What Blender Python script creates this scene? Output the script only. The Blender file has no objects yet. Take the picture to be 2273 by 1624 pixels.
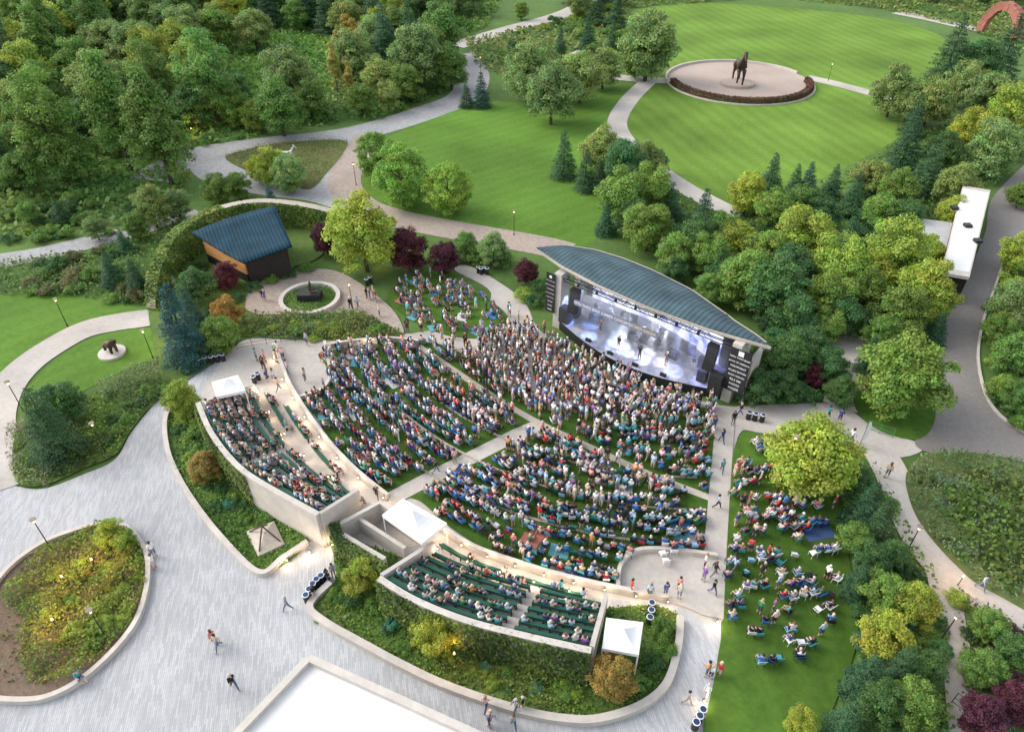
import bpy, bmesh, math, random
import numpy as np
from mathutils import Vector, Matrix
random.seed(7); rng=np.random.default_rng(7)
sc=bpy.context.scene
COL=sc.collection
# ---------------- camera geometry
H=45.0; TH=math.radians(38.0); F=1578.0; ST,CT=math.sin(TH),math.cos(TH)
def P(u,v,z=0.0):
    w=(v-812.0)/F; h=CT-w*ST; d=ST+w*CT; t=(H-z)/d
    return Vector(((u-1136.5)/F*t, h*t, z))
def W(pts,z=0.0): return [P(u,v,z).xy for u,v in pts]
def smooth(pts,closed=True,n=6):
    pts=[Vector(p) for p in pts]; N=len(pts); out=[]
    rngi=range(N) if closed else range(N-1)
    for i in rngi:
        if closed: p0,p1,p2,p3=[pts[(i+k)%N] for k in(-1,0,1,2)]
        else: p0,p1,p2,p3=pts[max(i-1,0)],pts[i],pts[i+1],pts[min(i+2,N-1)]
        for j in range(n):
            t=j/n
            out.append(.5*((2*p1)+(-p0+p2)*t+(2*p0-5*p1+4*p2-p3)*t*t+(-p0+3*p1-3*p2+p3)*t**3))
    if not closed: out.append(pts[-1].copy())
    return out
def resample(pts,M):
    pts=[Vector(p) for p in pts]; L=[0]
    for a,b in zip(pts,pts[1:]): L.append(L[-1]+(b-a).length)
    out=[];j=0
    for i in range(M):
        s=L[-1]*i/(M-1)
        while j<len(L)-2 and L[j+1]<s: j+=1
        t=(s-L[j])/max(L[j+1]-L[j],1e-9); out.append(pts[j].lerp(pts[j+1],t))
    return out
def inpoly(x,y,poly):
    c=False; j=len(poly)-1
    for i in range(len(poly)):
        xi,yi=poly[i][0],poly[i][1]; xj,yj=poly[j][0],poly[j][1]
        if (yi>y)!=(yj>y) and x<(xj-xi)*(y-yi)/(yj-yi)+xi: c=not c
        j=i
    return c
def dseg(p,a,b):
    ab=b-a; t=max(0,min(1,(p-a).dot(ab)/max(ab.dot(ab),1e-9))); return (p-(a+ab*t)).length
# ---------------- materials
def newmat(name):
    m=bpy.data.materials.new(name); m.use_nodes=True; nt=m.node_tree; nt.nodes.clear()
    o=nt.nodes.new('ShaderNodeOutputMaterial'); b=nt.nodes.new('ShaderNodeBsdfPrincipled')
    nt.links.new(b.outputs[0],o.inputs[0]); return m,nt,b,o
def rgba(c): return (c[0],c[1],c[2],1)
def mat(name,c1,c2=None,scale=1.0,rough=.8,bump=0,metal=0,emit=None,es=0,big=.08,bigamt=.35,spec=.3,world=True):
    m,nt,b,o=newmat(name); N=nt.nodes.new; L=nt.links.new
    b.inputs['Roughness'].default_value=rough; b.inputs['Metallic'].default_value=metal
    b.inputs['Specular IOR Level'].default_value=spec
    if c2 is None: c2=tuple(x*.8 for x in c1)
    if world: g=N('ShaderNodeNewGeometry'); src=g.outputs['Position']
    else: g=N('ShaderNodeTexCoord'); src=g.outputs['Object']
    n1=N('ShaderNodeTexNoise'); n1.inputs['Scale'].default_value=scale; n1.inputs['Detail'].default_value=6; n1.inputs['Roughness'].default_value=.7
    n2=N('ShaderNodeTexNoise'); n2.inputs['Scale'].default_value=big; n2.inputs['Detail'].default_value=3
    L(src,n1.inputs['Vector']); L(src,n2.inputs['Vector'])
    r=N('ShaderNodeMapRange'); r.inputs[1].default_value=.35; r.inputs[2].default_value=.65; L(n1.outputs[0],r.inputs[0])
    mx=N('ShaderNodeMix'); mx.data_type='RGBA'; mx.inputs[6].default_value=rgba(c1); mx.inputs[7].default_value=rgba(c2); L(r.outputs[0],mx.inputs[0])
    r2=N('ShaderNodeMapRange'); r2.inputs[1].default_value=.3; r2.inputs[2].default_value=.7; r2.inputs[3].default_value=1-bigamt; r2.inputs[4].default_value=1+bigamt; L(n2.outputs[0],r2.inputs[0])
    vm=N('ShaderNodeVectorMath'); vm.operation='SCALE'; L(mx.outputs[2],vm.inputs[0]); L(r2.outputs[0],vm.inputs['Scale'])
    L(vm.outputs[0],b.inputs['Base Color'])
    if bump:
        bp=N('ShaderNodeBump'); bp.inputs['Strength'].default_value=bump; bp.inputs['Distance'].default_value=.1; L(n1.outputs[0],bp.inputs['Height']); L(bp.outputs[0],b.inputs['Normal'])
    if emit: b.inputs['Emission Color'].default_value=rgba(emit); b.inputs['Emission Strength'].default_value=es
    return m
def lawnmat(name,c1,c2,ang,amt=.12,period=2.2):
    m=mat(name,c1,c2,scale=1.6,rough=.9,bump=.3,big=.05,bigamt=.3,spec=.1)
    nt=m.node_tree; N=nt.nodes.new; L=nt.links.new
    b=[n for n in nt.nodes if n.type=='BSDF_PRINCIPLED'][0]; src=b.inputs['Base Color'].links[0].from_socket
    g=N('ShaderNodeNewGeometry'); mp=N('ShaderNodeMapping'); mp.inputs['Rotation'].default_value[2]=ang
    w=N('ShaderNodeTexWave'); w.inputs['Distortion'].default_value=3; w.inputs['Detail'].default_value=3; w.inputs['Detail Scale'].default_value=.4
    w.inputs['Scale'].default_value=1.0/period/3.1416
    L(g.outputs['Position'],mp.inputs[0]); L(mp.outputs[0],w.inputs[0])
    r=N('ShaderNodeMapRange'); r.inputs[3].default_value=1-amt; r.inputs[4].default_value=1+amt; L(w.outputs[1],r.inputs[0])
    vm=N('ShaderNodeVectorMath'); vm.operation='SCALE'; L(src,vm.inputs[0]); L(r.outputs[0],vm.inputs['Scale']); L(vm.outputs[0],b.inputs['Base Color'])
    return m
def pavermat(name,c1,c2,cm,bw,bh,ang,big=.25,rough=.75):
    m,nt,b,o=newmat(name); N=nt.nodes.new; L=nt.links.new
    g=N('ShaderNodeNewGeometry'); mp=N('ShaderNodeMapping'); mp.inputs['Rotation'].default_value[2]=ang
    t=N('ShaderNodeTexBrick'); t.inputs['Color1'].default_value=rgba(c1); t.inputs['Color2'].default_value=rgba(c2); t.inputs['Mortar'].default_value=rgba(cm)
    t.inputs['Scale'].default_value=1; t.inputs['Brick Width'].default_value=bw; t.inputs['Row Height'].default_value=bh; t.inputs['Mortar Size'].default_value=.012; t.inputs['Bias'].default_value=0
    L(g.outputs['Position'],mp.inputs[0]); L(mp.outputs[0],t.inputs[0])
    n2=N('ShaderNodeTexNoise'); n2.inputs['Scale'].default_value=.12; n2.inputs['Detail'].default_value=5; L(g.outputs['Position'],n2.inputs[0])
    r2=N('ShaderNodeMapRange'); r2.inputs[1].default_value=.3; r2.inputs[2].default_value=.7; r2.inputs[3].default_value=1-big; r2.inputs[4].default_value=1+big; L(n2.outputs[0],r2.inputs[0])
    vm=N('ShaderNodeVectorMath'); vm.operation='SCALE'; L(t.outputs[0],vm.inputs[0]); L(r2.outputs[0],vm.inputs['Scale']); L(vm.outputs[0],b.inputs['Base Color'])
    b.inputs['Roughness'].default_value=rough; b.inputs['Specular IOR Level'].default_value=.2
    return m
def leafmat(name,tint=True,transl=.38):
    m,nt,b,o=newmat(name); N=nt.nodes.new; L=nt.links.new
    a=N('ShaderNodeAttribute'); a.attribute_name='col'
    src=a.outputs['Color']
    if tint:
        oi=N('ShaderNodeObjectInfo'); mu=N('ShaderNodeMix'); mu.data_type='RGBA'; mu.blend_type='MULTIPLY'; mu.inputs[0].default_value=1
        L(a.outputs['Color'],mu.inputs[6]); L(oi.outputs['Color'],mu.inputs[7]); src=mu.outputs[2]
    L(src,b.inputs['Base Color']); b.inputs['Roughness'].default_value=.6; b.inputs['Specular IOR Level'].default_value=.3
    if transl:
        t=N('ShaderNodeBsdfTranslucent'); L(src,t.inputs[0]); ms=N('ShaderNodeMixShader'); ms.inputs[0].default_value=transl
        L(b.outputs[0],ms.inputs[1]); L(t.outputs[0],ms.inputs[2]); L(ms.outputs[0],o.inputs[0])
    return m
def objmat(name,rough=.8):
    m,nt,b,o=newmat(name); oi=nt.nodes.new('ShaderNodeObjectInfo'); nt.links.new(oi.outputs['Color'],b.inputs['Base Color']); b.inputs['Roughness'].default_value=rough; b.inputs['Specular IOR Level'].default_value=.2; return m
def randmat(name,cols):
    m,nt,b,o=newmat(name); oi=nt.nodes.new('ShaderNodeObjectInfo'); r=nt.nodes.new('ShaderNodeValToRGB'); r.color_ramp.interpolation='CONSTANT'
    e=r.color_ramp.elements
    while len(e)<len(cols): e.new(.5)
    for i,c in enumerate(cols): e[i].position=i/len(cols); e[i].color=rgba(c)
    nt.links.new(oi.outputs['Random'],r.inputs[0]); nt.links.new(r.outputs[0],b.inputs['Base Color']); b.inputs['Roughness'].default_value=.8; return m
MG=mat('ground_cover',(.06,.12,.025),(.09,.155,.035),scale=.7,rough=1,bump=.5,big=.03)
ML=lawnmat('mown_lawn',(.075,.16,.022),(.105,.20,.032),.9,.04,2.4)
ML2=lawnmat('mown_lawn_wide',(.10,.185,.026),(.135,.225,.038),-.25,.07,3.0)
MLA=lawnmat('amphitheatre_turf',(.035,.085,.014),(.06,.12,.02),.4,.05)
MLR=lawnmat('side_turf',(.05,.11,.016),(.075,.145,.022),.1,.05)
MC=mat('concrete_light',(.44,.405,.365),(.37,.345,.31),scale=2.5,rough=.85,bump=.05,big=.15,bigamt=.17)
MCW=mat('concrete_wall',(.50,.465,.42),(.42,.39,.35),scale=1.5,rough=.8,big=.4,bigamt=.1)
MST=mat('stone_cap',(.40,.36,.30),(.31,.28,.24),scale=3)
MP=pavermat('grey_pavers',(.31,.32,.335),(.42,.425,.43),(.27,.28,.29),.75,.13,math.radians(78),.2)
MPB=pavermat('brown_pavers',(.29,.24,.20),(.38,.32,.27),(.2,.17,.15),.4,.2,.3,.15)
MPR=pavermat('road_pavers',(.27,.27,.275),(.35,.35,.34),(.2,.2,.2),.5,.25,.5,.15)
MAS=mat('asphalt_road',(.20,.185,.17),(.155,.145,.135),scale=3,rough=.9,bigamt=.2)
MGR=mat('gravel',(.40,.33,.28),(.32,.26,.22),scale=4,rough=1,bigamt=.12)
MMU=mat('bark_mulch',(.10,.07,.05),(.15,.115,.085),scale=5,rough=1,bump=.6)
MBED=mat('planting_bed_soil',(.06,.115,.022),(.10,.155,.035),scale=2,rough=1,bump=.6)
MMEAD=mat('meadow_soil',(.09,.13,.035),(.13,.15,.05),scale=1,rough=1,bump=.6)
MWH=mat('white_membrane',(.64,.635,.625),(.56,.56,.555),scale=.4,rough=.6,big=.3,bigamt=.08)
MWG=mat('grey_membrane',(.45,.45,.45),(.38,.38,.38),scale=.8,rough=.7,bigamt=.12)
MTENT=mat('white_canvas',(.76,.76,.75),(.7,.7,.7),scale=1,rough=.7,bigamt=.05)
MBK=mat('black_metal',(.015,.015,.017),(.03,.03,.03),scale=6,rough=.5,bigamt=.1)
MBN=mat('black_fabric',(.012,.012,.014),(.02,.02,.022),scale=3,rough=.7)
MWT=mat('white_print',(.7,.7,.7),(.65,.65,.65),scale=3,bigamt=.02)
MYT=mat('yellow_print',(.65,.55,.28),(.6,.5,.25),scale=3,bigamt=.02)
MBR=mat('bronze',(.055,.038,.03),(.085,.055,.038),scale=3,rough=.5,metal=.4)
MRST=mat('rusted_steel',(.08,.045,.035),(.06,.035,.03),scale=2,rough=.7)
MRED=mat('red_sandstone',(.36,.15,.11),(.26,.10,.075),scale=2,rough=.9,bump=.5)
MWD=mat('cedar_boards',(.55,.29,.11),(.46,.22,.08),scale=2,rough=.6)
MDK=mat('dark_cladding',(.022,.018,.018),(.014,.012,.012),scale=2,rough=.8)
MTR=mat('bark',(.09,.065,.045),(.05,.038,.028),scale=6,rough=1,world=False)
MGB=mat('green_bench_slats',(.012,.09,.058),(.01,.07,.045),scale=3,rough=.5,bigamt=.1)
MSTG=mat('stage_deck',(.40,.42,.5),(.16,.18,.28),scale=.8,rough=.4)
MWP=mat('white_plastic',(.72,.72,.72),(.66,.66,.66),scale=3,rough=.5,bigamt=.03)
MGL=mat('warm_lamp_glass',(.8,.5,.2),(.8,.5,.2),emit=(1,.62,.28),es=4)
MGLO=mat('lamp_shade',(.22,.19,.16),(.2,.17,.15),scale=2)
MSTL=mat('stage_light_lens',(.8,.85,1),(.8,.85,1),emit=(.75,.85,1),es=14)
MLEAF=leafmat('foliage'); MLEAF2=leafmat('low_foliage',False); MCROWD=leafmat('crowd_clothes',False,0)
MSH=objmat('shirt_fabric'); MSK=randmat('skin',[(.52,.32,.23),(.45,.26,.18),(.55,.36,.27),(.2,.1,.06),(.5,.3,.22)])
MPT=randmat('trousers',[(.04,.055,.11),(.02,.02,.022),(.35,.29,.2),(.12,.16,.25),(.12,.12,.12),(.45,.42,.38),(.07,.1,.2)])
MHR=randmat('hair',[(.03,.018,.01),(.1,.055,.025),(.3,.2,.09),(.4,.38,.35),(.015,.012,.01),(.45,.4,.3)])
MSHOE=mat('shoe_leather',(.1,.1,.1),(.3,.3,.3),scale=9)
def seammat(name,c1,c2,period=.45,spec=.2):
    m,nt,b,o=newmat(name); N=nt.nodes.new; L=nt.links.new
    tc=N('ShaderNodeTexCoord'); sp=N('ShaderNodeSeparateXYZ'); L(tc.outputs['Object'],sp.inputs[0])
    md=N('ShaderNodeMath'); md.operation='MULTIPLY'; md.inputs[1].default_value=1/period; L(sp.outputs[0],md.inputs[0])
    fr=N('ShaderNodeMath'); fr.operation='FRACT'; L(md.outputs[0],fr.inputs[0])
    gt=N('ShaderNodeMath'); gt.operation='GREATER_THAN'; gt.inputs[1].default_value=.75; L(fr.outputs[0],gt.inputs[0])
    ns=N('ShaderNodeTexNoise'); ns.inputs['Scale'].default_value=.5; ns.inputs['Detail'].default_value=5; L(tc.outputs['Object'],ns.inputs[0])
    mx=N('ShaderNodeMix'); mx.data_type='RGBA'; mx.inputs[6].default_value=rgba(c1); mx.inputs[7].default_value=rgba(c2); L(gt.outputs[0],mx.inputs[0])
    r=N('ShaderNodeMapRange'); r.inputs[1].default_value=.3; r.inputs[2].default_value=.7; r.inputs[3].default_value=.7; r.inputs[4].default_value=1.3; L(ns.outputs[0],r.inputs[0])
    vm=N('ShaderNodeVectorMath'); vm.operation='SCALE'; L(mx.outputs[2],vm.inputs[0]); L(r.outputs[0],vm.inputs['Scale']); L(vm.outputs[0],b.inputs['Base Color'])
    b.inputs['Roughness'].default_value=.7; b.inputs['Metallic'].default_value=0; b.inputs['Specular IOR Level'].default_value=spec
    bp=N('ShaderNodeBump'); bp.inputs['Strength'].default_value=.6; bp.inputs['Distance'].default_value=.05; L(gt.outputs[0],bp.inputs['Height']); L(bp.outputs[0],b.inputs['Normal'])
    return m
MRF=seammat('seamed_metal_roof',(.055,.095,.11),(.022,.042,.052),.5)
MRF2=seammat('teal_metal_roof',(.010,.042,.065),(.004,.015,.024),.42,.1)
# ---------------- mesh helpers
class MB:
    def __init__(s): s.v=[];s.f=[];s.m=[]
    def add(s,vs,fs,m=0):
        b=len(s.v); s.v+= [tuple(x) for x in vs]; s.f+=[tuple(b+i for i in f) for f in fs]; s.m+=[m]*len(fs)
    def box(s,cx,cy,cz,sx,sy,sz,rz=0,m=0,top=1.0):
        c,sn=math.cos(rz),math.sin(rz); vs=[]
        for dz,k in((-.5,1),(.5,top)):
            for dx,dy in((-.5,-.5),(.5,-.5),(.5,.5),(-.5,.5)):
                x,y=dx*sx*k,dy*sy*k; vs.append((cx+x*c-y*sn,cy+x*sn+y*c,cz+dz*sz))
        s.add(vs,[(3,2,1,0),(4,5,6,7),(0,1,5,4),(1,2,6,5),(2,3,7,6),(3,0,4,7)],m)
    def tube(s,p0,p1,r0,r1,n=8,m=0):
        p0,p1=Vector(p0),Vector(p1); d=(p1-p0).normalized(); a=d.orthogonal().normalized(); b=d.cross(a); vs=[]
        for p,r in((p0,r0),(p1,r1)):
            for i in range(n):
                t=2*math.pi*i/n; vs.append(p+a*math.cos(t)*r+b*math.sin(t)*r)
        fs=[(i,(i+1)%n,n+(i+1)%n,n+i) for i in range(n)]+[tuple(range(n-1,-1,-1)),tuple(range(n,2*n))]
        s.add(vs,fs,m)
    def rbox(s,cv,hw,z0,z1,m=0,mt=None,closed=False):
        n=len(cv); vs=[]
        z0=z0 if isinstance(z0,(list,tuple)) else [z0]*n; z1=z1 if isinstance(z1,(list,tuple)) else [z1]*n
        for i,p in enumerate(cv):
            a=cv[(i-1)%n] if closed else cv[max(i-1,0)]; b=cv[(i+1)%n] if closed else cv[min(i+1,n-1)]
            d=(Vector(b)-Vector(a)).normalized(); nn=Vector((-d.y,d.x))
            for q in(Vector(p)+nn*hw,Vector(p)-nn*hw):
                vs+=[(q.x,q.y,z0[i]),(q.x,q.y,z1[i])]
        side=[];top=[]
        for i in range(n if closed else n-1):
            j=(i+1)%n; A=4*i;B=4*j
            side+=[(A,B,B+1,A+1),(A+2,A+3,B+3,B+2)]; top.append((A+1,B+1,B+3,A+3))
        if not closed: side+=[(0,1,3,2),(4*n-4,4*n-2,4*n-1,4*n-3)]
        b0=len(s.v); s.add(vs,side,m); s.f+=[tuple(b0+i for i in f) for f in top]; s.m+=[m if mt is None else mt]*len(top)
    def prism(s,poly,z0,z1,m=0,mt=None):
        n=len(poly); vs=[(p[0],p[1],z0) for p in poly]+[(p[0],p[1],z1) for p in poly]
        b0=len(s.v); s.add(vs,[(i,(i+1)%n,n+(i+1)%n,n+i) for i in range(n)],m)
        s.f.append(tuple(b0+n+i for i in range(n))); s.m.append(m if mt is None else mt)
    def ell(s,c,r,nu=10,nv=6,m=0):
        vs=[(c[0],c[1],c[2]-r[2])]
        for j in range(1,nv):
            ph=-math.pi/2+math.pi*j/nv
            for i in range(nu):
                t=2*math.pi*i/nu; vs.append((c[0]+r[0]*math.cos(ph)*math.cos(t),c[1]+r[1]*math.cos(ph)*math.sin(t),c[2]+r[2]*math.sin(ph)))
        vs.append((c[0],c[1],c[2]+r[2])); fs=[]
        for i in range(nu):
            fs.append((0,1+(i+1)%nu,1+i)); k=1+(nv-2)*nu; fs.append((len(vs)-1,k+i,k+(i+1)%nu))
            for j in range(nv-2):
                a=1+j*nu; fs.append((a+i,a+(i+1)%nu,a+nu+(i+1)%nu,a+nu+i))
        s.add(vs,fs,m)
    def mesh(s,name,mats,smoothf=False):
        me=bpy.data.meshes.new(name); me.from_pydata(s.v,[],s.f)
        for m in(mats if isinstance(mats,(list,tuple)) else [mats]): me.materials.append(m)
        me.polygons.foreach_set('material_index',s.m)
        if smoothf: me.polygons.foreach_set('use_smooth',[True]*len(s.f))
        me.update(); return me
def O(name,me,parent=None,loc=(0,0,0),rz=0,scale=1,color=None,rot=None):
    o=bpy.data.objects.new(name,me); COL.objects.link(o); o.location=loc
    o.rotation_euler=rot if rot else (0,0,rz)
    o.scale=scale if isinstance(scale,(tuple,list)) else (scale,)*3
    if parent: o.parent=parent
    if color: o.color=rgba(color)
    return o
def top(o,label,cat,group=None,kind=None):
    o['label']=label; o['category']=cat
    if group: o['group']=group
    if kind: o['kind']=kind
    return o
def thing(name,parts,loc,label,cat,group=None,rz=0,scale=1,color=None):
    e=O(name,None,None,loc,rz,scale); e.empty_display_size=.3; top(e,label,cat,group)
    for pn,me in parts: O(pn,me,e,color=color)
    return e
ZC=[.004]
def sheet(name,pts,m,label,cat='ground',sm=True,z=None,wpts=None,n=6):
    w=wpts if wpts else W(pts)
    if sm: w=smooth(w,True,n)
    if z is None: ZC[0]+=.004; z=ZC[0]
    me=bpy.data.meshes.new(name); me.from_pydata([(p[0],p[1],z) for p in w],[],[tuple(range(len(w)))]); me.materials.append(m)
    me.update()
    if me.polygons[0].normal.z<0: me.flip_normals()
    o=O(name,me); top(o,label,cat,kind='structure'); return w
def path(name,pts,width,m,label,z=None,edge=True):
    w=smooth(W(pts),False,8)
    if z is None: ZC[0]+=.004; z=ZC[0]
    vs=[];n=len(w)
    for i,p in enumerate(w):
        d=(w[min(i+1,n-1)]-w[max(i-1,0)]).normalized(); nn=Vector((-d.y,d.x)); hw=width/2
        for q in(p+nn*hw,p-nn*hw): vs.append((q.x,q.y,z))
    fs=[(2*i+1,2*i+3,2*i+2,2*i) for i in range(n-1)]
    me=bpy.data.meshes.new(name); me.from_pydata(vs,[],fs); me.materials.append(m); me.update()
    top(O(name,me),label,'path',kind='structure'); return w
def kerb(label,w,hw,h,closed=True,name='kerb_wall',m=None,z0=0,cat='kerb'):
    b=MB(); b.rbox(w,hw,z0,h,closed=closed); top(O(name,b.mesh(name,m or MCW)),label,cat)
def npmesh(name,V,Fc,mats,col=None,midx=None,smoothf=False,corner=False):
    V=np.asarray(V,dtype=np.float32); Fc=np.asarray(Fc,dtype=np.int32); me=bpy.data.meshes.new(name)
    me.vertices.add(len(V)); me.vertices.foreach_set('co',V.ravel()); m,k=Fc.shape
    me.loops.add(m*k); me.loops.foreach_set('vertex_index',Fc.ravel()); me.polygons.add(m)
    me.polygons.foreach_set('loop_start',np.arange(m,dtype=np.int32)*k)
    for x in mats: me.materials.append(x)
    if midx is not None: me.polygons.foreach_set('material_index',np.asarray(midx,dtype=np.int32))
    if smoothf: me.polygons.foreach_set('use_smooth',np.ones(m,dtype=bool))
    me.update(calc_edges=True)
    if col is not None:
        a=me.color_attributes.new('col','FLOAT_COLOR','CORNER' if corner else 'POINT')
        c=np.ones((len(col),4),dtype=np.float32); c[:,:3]=col; a.data.foreach_set('color',c.ravel())
    return me
def leafquads(C,Nm,S,asp=1.0):
    n=len(C); r=rng.normal(size=(n,3)); Nm=Nm/np.maximum(np.linalg.norm(Nm,axis=1,keepdims=True),1e-6)
    T=np.cross(Nm,r); T/=np.maximum(np.linalg.norm(T,axis=1,keepdims=True),1e-6); B=np.cross(Nm,T)
    S=S[:,None]*.5; T=T*S; B=B*S*asp
    V=np.stack([C-T-B*.5,C+T*.3-B,C+T+B*.5,C-T*.3+B],1).reshape(-1,3)
    return V,np.arange(4*n).reshape(n,4)
def varcol(n,base=(1,1,1),amt=.25,hue=.12):
    k=1+amt*rng.normal(size=(n,1)); h=hue*rng.normal(size=(n,1))
    return np.clip(np.array(base)[None,:]*k*np.concatenate([1+h,np.ones((n,1)),1-h],1),.004,1.6)
# ---------------- tree prototypes
def crown_clumps(K,per,cz,rv,rmin,rmax,cr,ls,shape=None,low=-.95):
    Cs=[];Ns=[];Ss=[];Cl=[]
    for k in range(K):
        d=rng.normal(size=3); d/=np.linalg.norm(d)
        if d[2]<low: d[2]*=-.6
        q=rng.uniform(rmin,rmax); c=np.array([d[0]*q,d[1]*q,cz+d[2]*q*rv])
        if shape: c=shape(c)
        R=rng.uniform(*cr); n=int(per*(R/np.mean(cr))**2)
        e=rng.normal(size=(n,3)); e/=np.linalg.norm(e,axis=1,keepdims=True); e[:,2]=np.where(e[:,2]<-.3,-e[:,2]*.5,e[:,2])
        rr=R*rng.uniform(.65,1.18,size=(n,1)); Cs.append(c+e*rr*np.array([1,1,.85])); Ns.append(e+rng.normal(size=(n,3))*.45+np.array([0,0,.45])); Ss.append(rng.uniform(.7,1.35,n)*ls)
        kb=rng.uniform(.8,1.25); Cl.append(varcol(n,(kb*rng.uniform(.88,1.2),kb,kb*rng.uniform(.85,1.1)),.22,.07))
    return np.concatenate(Cs),np.concatenate(Ns),np.concatenate(Ss),np.concatenate(Cl)
def mkcrown(*a,**k):
    C,Nn,S,Cl=crown_clumps(*a,**k); C[:,2]=np.maximum(C[:,2],.05); V,Fq=leafquads(C,Nn,S); return npmesh('crown',V,Fq,[MLEAF],col=np.repeat(Cl,4,axis=0))
def mktrunk(h,r,limbs,lr=.5):
    b=MB(); b.tube((0,0,-.05),(.02,.01,h*.5),r*1.3,r*.85,8); b.tube((.02,.01,h*.5),(0,0,h),r*.85,r*.35,8)
    for i in range(limbs):
        t=i*2.4; z=h*(.45+.4*i/limbs); b.tube((0,0,z),(math.cos(t)*lr,math.sin(t)*lr,z+lr*.7),r*.5,r*.15,6)
    return b.mesh('trunk',MTR)
def taper(c):
    z=c[2]; k=1.0 if z<1.1 else max(.35,1-(z-1.1)*.45); return np.array([c[0]*k,c[1]*k,z])
PD=[[('trunk',mktrunk(1.3,.05,6)),('crown',mkcrown(100,165,1.0,1.12,.35,.86,(.14,.28),.05,taper if q%2 else None))] for q in range(6)]
PR=[[('trunk',mktrunk(1.3,.05,6)),('crown',mkcrown(140,130,1.05,1.18,.6,.86,(.13,.21),.045))] for q in range(3)]
PT=[[('trunk',mktrunk(2.2,.05,7)),('crown',mkcrown(120,150,1.5,1.75,.3,.86,(.14,.27),.05,taper if q%2 else None))] for q in range(4)]
def conesh(c):
    z=c[2]; k=max(.1,1-(z-.2)/4.6); return np.array([c[0]*k*1.1,c[1]*k*1.1,z])
PO=[[('trunk',mktrunk(3,.05,6,.3)),('crown',mkcrown(70,140,2.2,2.4,.25,.8,(.16,.28),.06,conesh))] for _ in range(2)]
def conifer():
    Cs=[];Ns=[];Ss=[];Cl=[]
    T=24
    for k in range(T):
        f=k/T; z=.2+f*2.8; R=(1-f)**.8*rng.uniform(.9,1.05)+.04; nb=max(5,int(15*(1-f)+4))
        for b in range(nb):
            a=rng.uniform(0,6.283); L=R*rng.uniform(.8,1.1); n=int(10+34*L); t=rng.uniform(.15,1,n)**.7
            sp=(.03+.1*(1-t)+.03)*(rng.normal(size=n)); x=np.cos(a)*t*L-np.sin(a)*sp; y=np.sin(a)*t*L+np.cos(a)*sp
            zz=z-.16*t*L+rng.normal(size=n)*.02+.07*t**2
            Cs.append(np.stack([x,y,zz],1)); Ns.append(np.stack([np.cos(a)*.6+0*t,np.sin(a)*.6+0*t,.8+0*t],1)+rng.normal(size=(n,3))*.35); Ss.append(rng.uniform(.7,1.2,n)*.075)
            kb=rng.uniform(.7,1.3); Cl.append(varcol(n,(kb,kb,kb),.15,.05))
    V,Fq=leafquads(np.concatenate(Cs),np.concatenate(Ns),np.concatenate(Ss),.6)
    b=MB(); b.tube((0,0,-.05),(0,0,2.9),.06,.012,7)
    return [('trunk',b.mesh('trunk',MTR)),('crown',npmesh('crown',V,Fq,[MLEAF],col=np.repeat(np.concatenate(Cl),4,axis=0)))]
PCN=[conifer() for _ in range(3)]
PSB=[mkcrown(26,110,.42,.6,.35,.8,(.2,.34),.075,low=-.4) for _ in range(4)]
KN={'d':(PD,(.15,.27,.055),'leafy green deciduous tree with rounded crown','deciduous_tree','tree',1.05),
 'r':(PR,(.20,.36,.06),'dense globe shaped bright green lawn tree','deciduous_tree','tree',1.1),
 'k':(PD,(.078,.18,.055),'dark green leafy tree with dense crown','deciduous_tree','tree',1.05),
 't':(PT,(.14,.27,.062),'tall green woodland tree with full crown','woodland_tree','tree',1.5),
 'l':(PD,(.22,.32,.095),'light green airy tree on the lawn edge','deciduous_tree','tree',1.05),
 'y':(PD,(.28,.37,.055),'yellow green leafy tree with bright crown','deciduous_tree','tree',1.05),
 'p':(PD,(.095,.026,.042),'dark purple leaved ornamental tree','purple_tree','tree',1.05),
 'a':(PD,(.30,.22,.055),'small tree turning orange and green','small_autumn_tree','tree',1.05),
 'o':(PO,(.38,.33,.07),'narrow upright tree with golden orange foliage','columnar_tree','tree',2.2),
 'c':(PCN,(.055,.135,.058),'dark green conifer with layered branches','conifer_tree','tree',1.3),
 'b':(PCN,(.045,.13,.11),'blue green spruce with pointed top','conifer_tree','tree',1.3)}
TREEPOS=[]
def tree(u,v,w,k='d',za=1.0):
    proto,c,lab,nm,cat,cz=KN[k]; r=3.0
    for _ in range(4):
        zc=cz*r*za; d=ST+(v-812)/F*CT; s=F*d/(H-zc); r=w/2/s*(1.06 if k in 'cb' else 1.1)
    p=P(u,v,cz*r*za); tree_at(p.x,p.y,r,k,za)
def tree_at(x,y,r,k,za=1.0):
    proto,c,lab,nm,cat,cz=KN[k]; j=random.uniform(.84,1.18); g=random.uniform(.88,1.14)
    TREEPOS.append((x,y,r))
    thing(nm,random.choice(proto),(x,y,0),lab,cat,nm.replace('_',' ')+'s around the park',random.uniform(0,6.28),(r,r,r*za*random.uniform(.93,1.1)),(c[0]*j*g,c[1]*j,c[2]*j/g))
def shrub(u,v,w,c=(.05,.11,.025),h=1.0,label='rounded green shrub in planting bed',nm='shrub'):
    p=P(u,v,.5); s=F*(ST+(v-812)/F*CT)/(H-.5); r=w/2/s
    j=random.uniform(.85,1.15)*1.75; o=O(nm,random.choice(PSB),None,(p.x,p.y,-.05),random.uniform(0,6.28),(r,r,r*h),(c[0]*j,c[1]*j,c[2]*j))
    top(o,label,nm.replace('_',' ').split(' ')[-1],nm.replace('_',' ')+'s in the planting beds')
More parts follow.
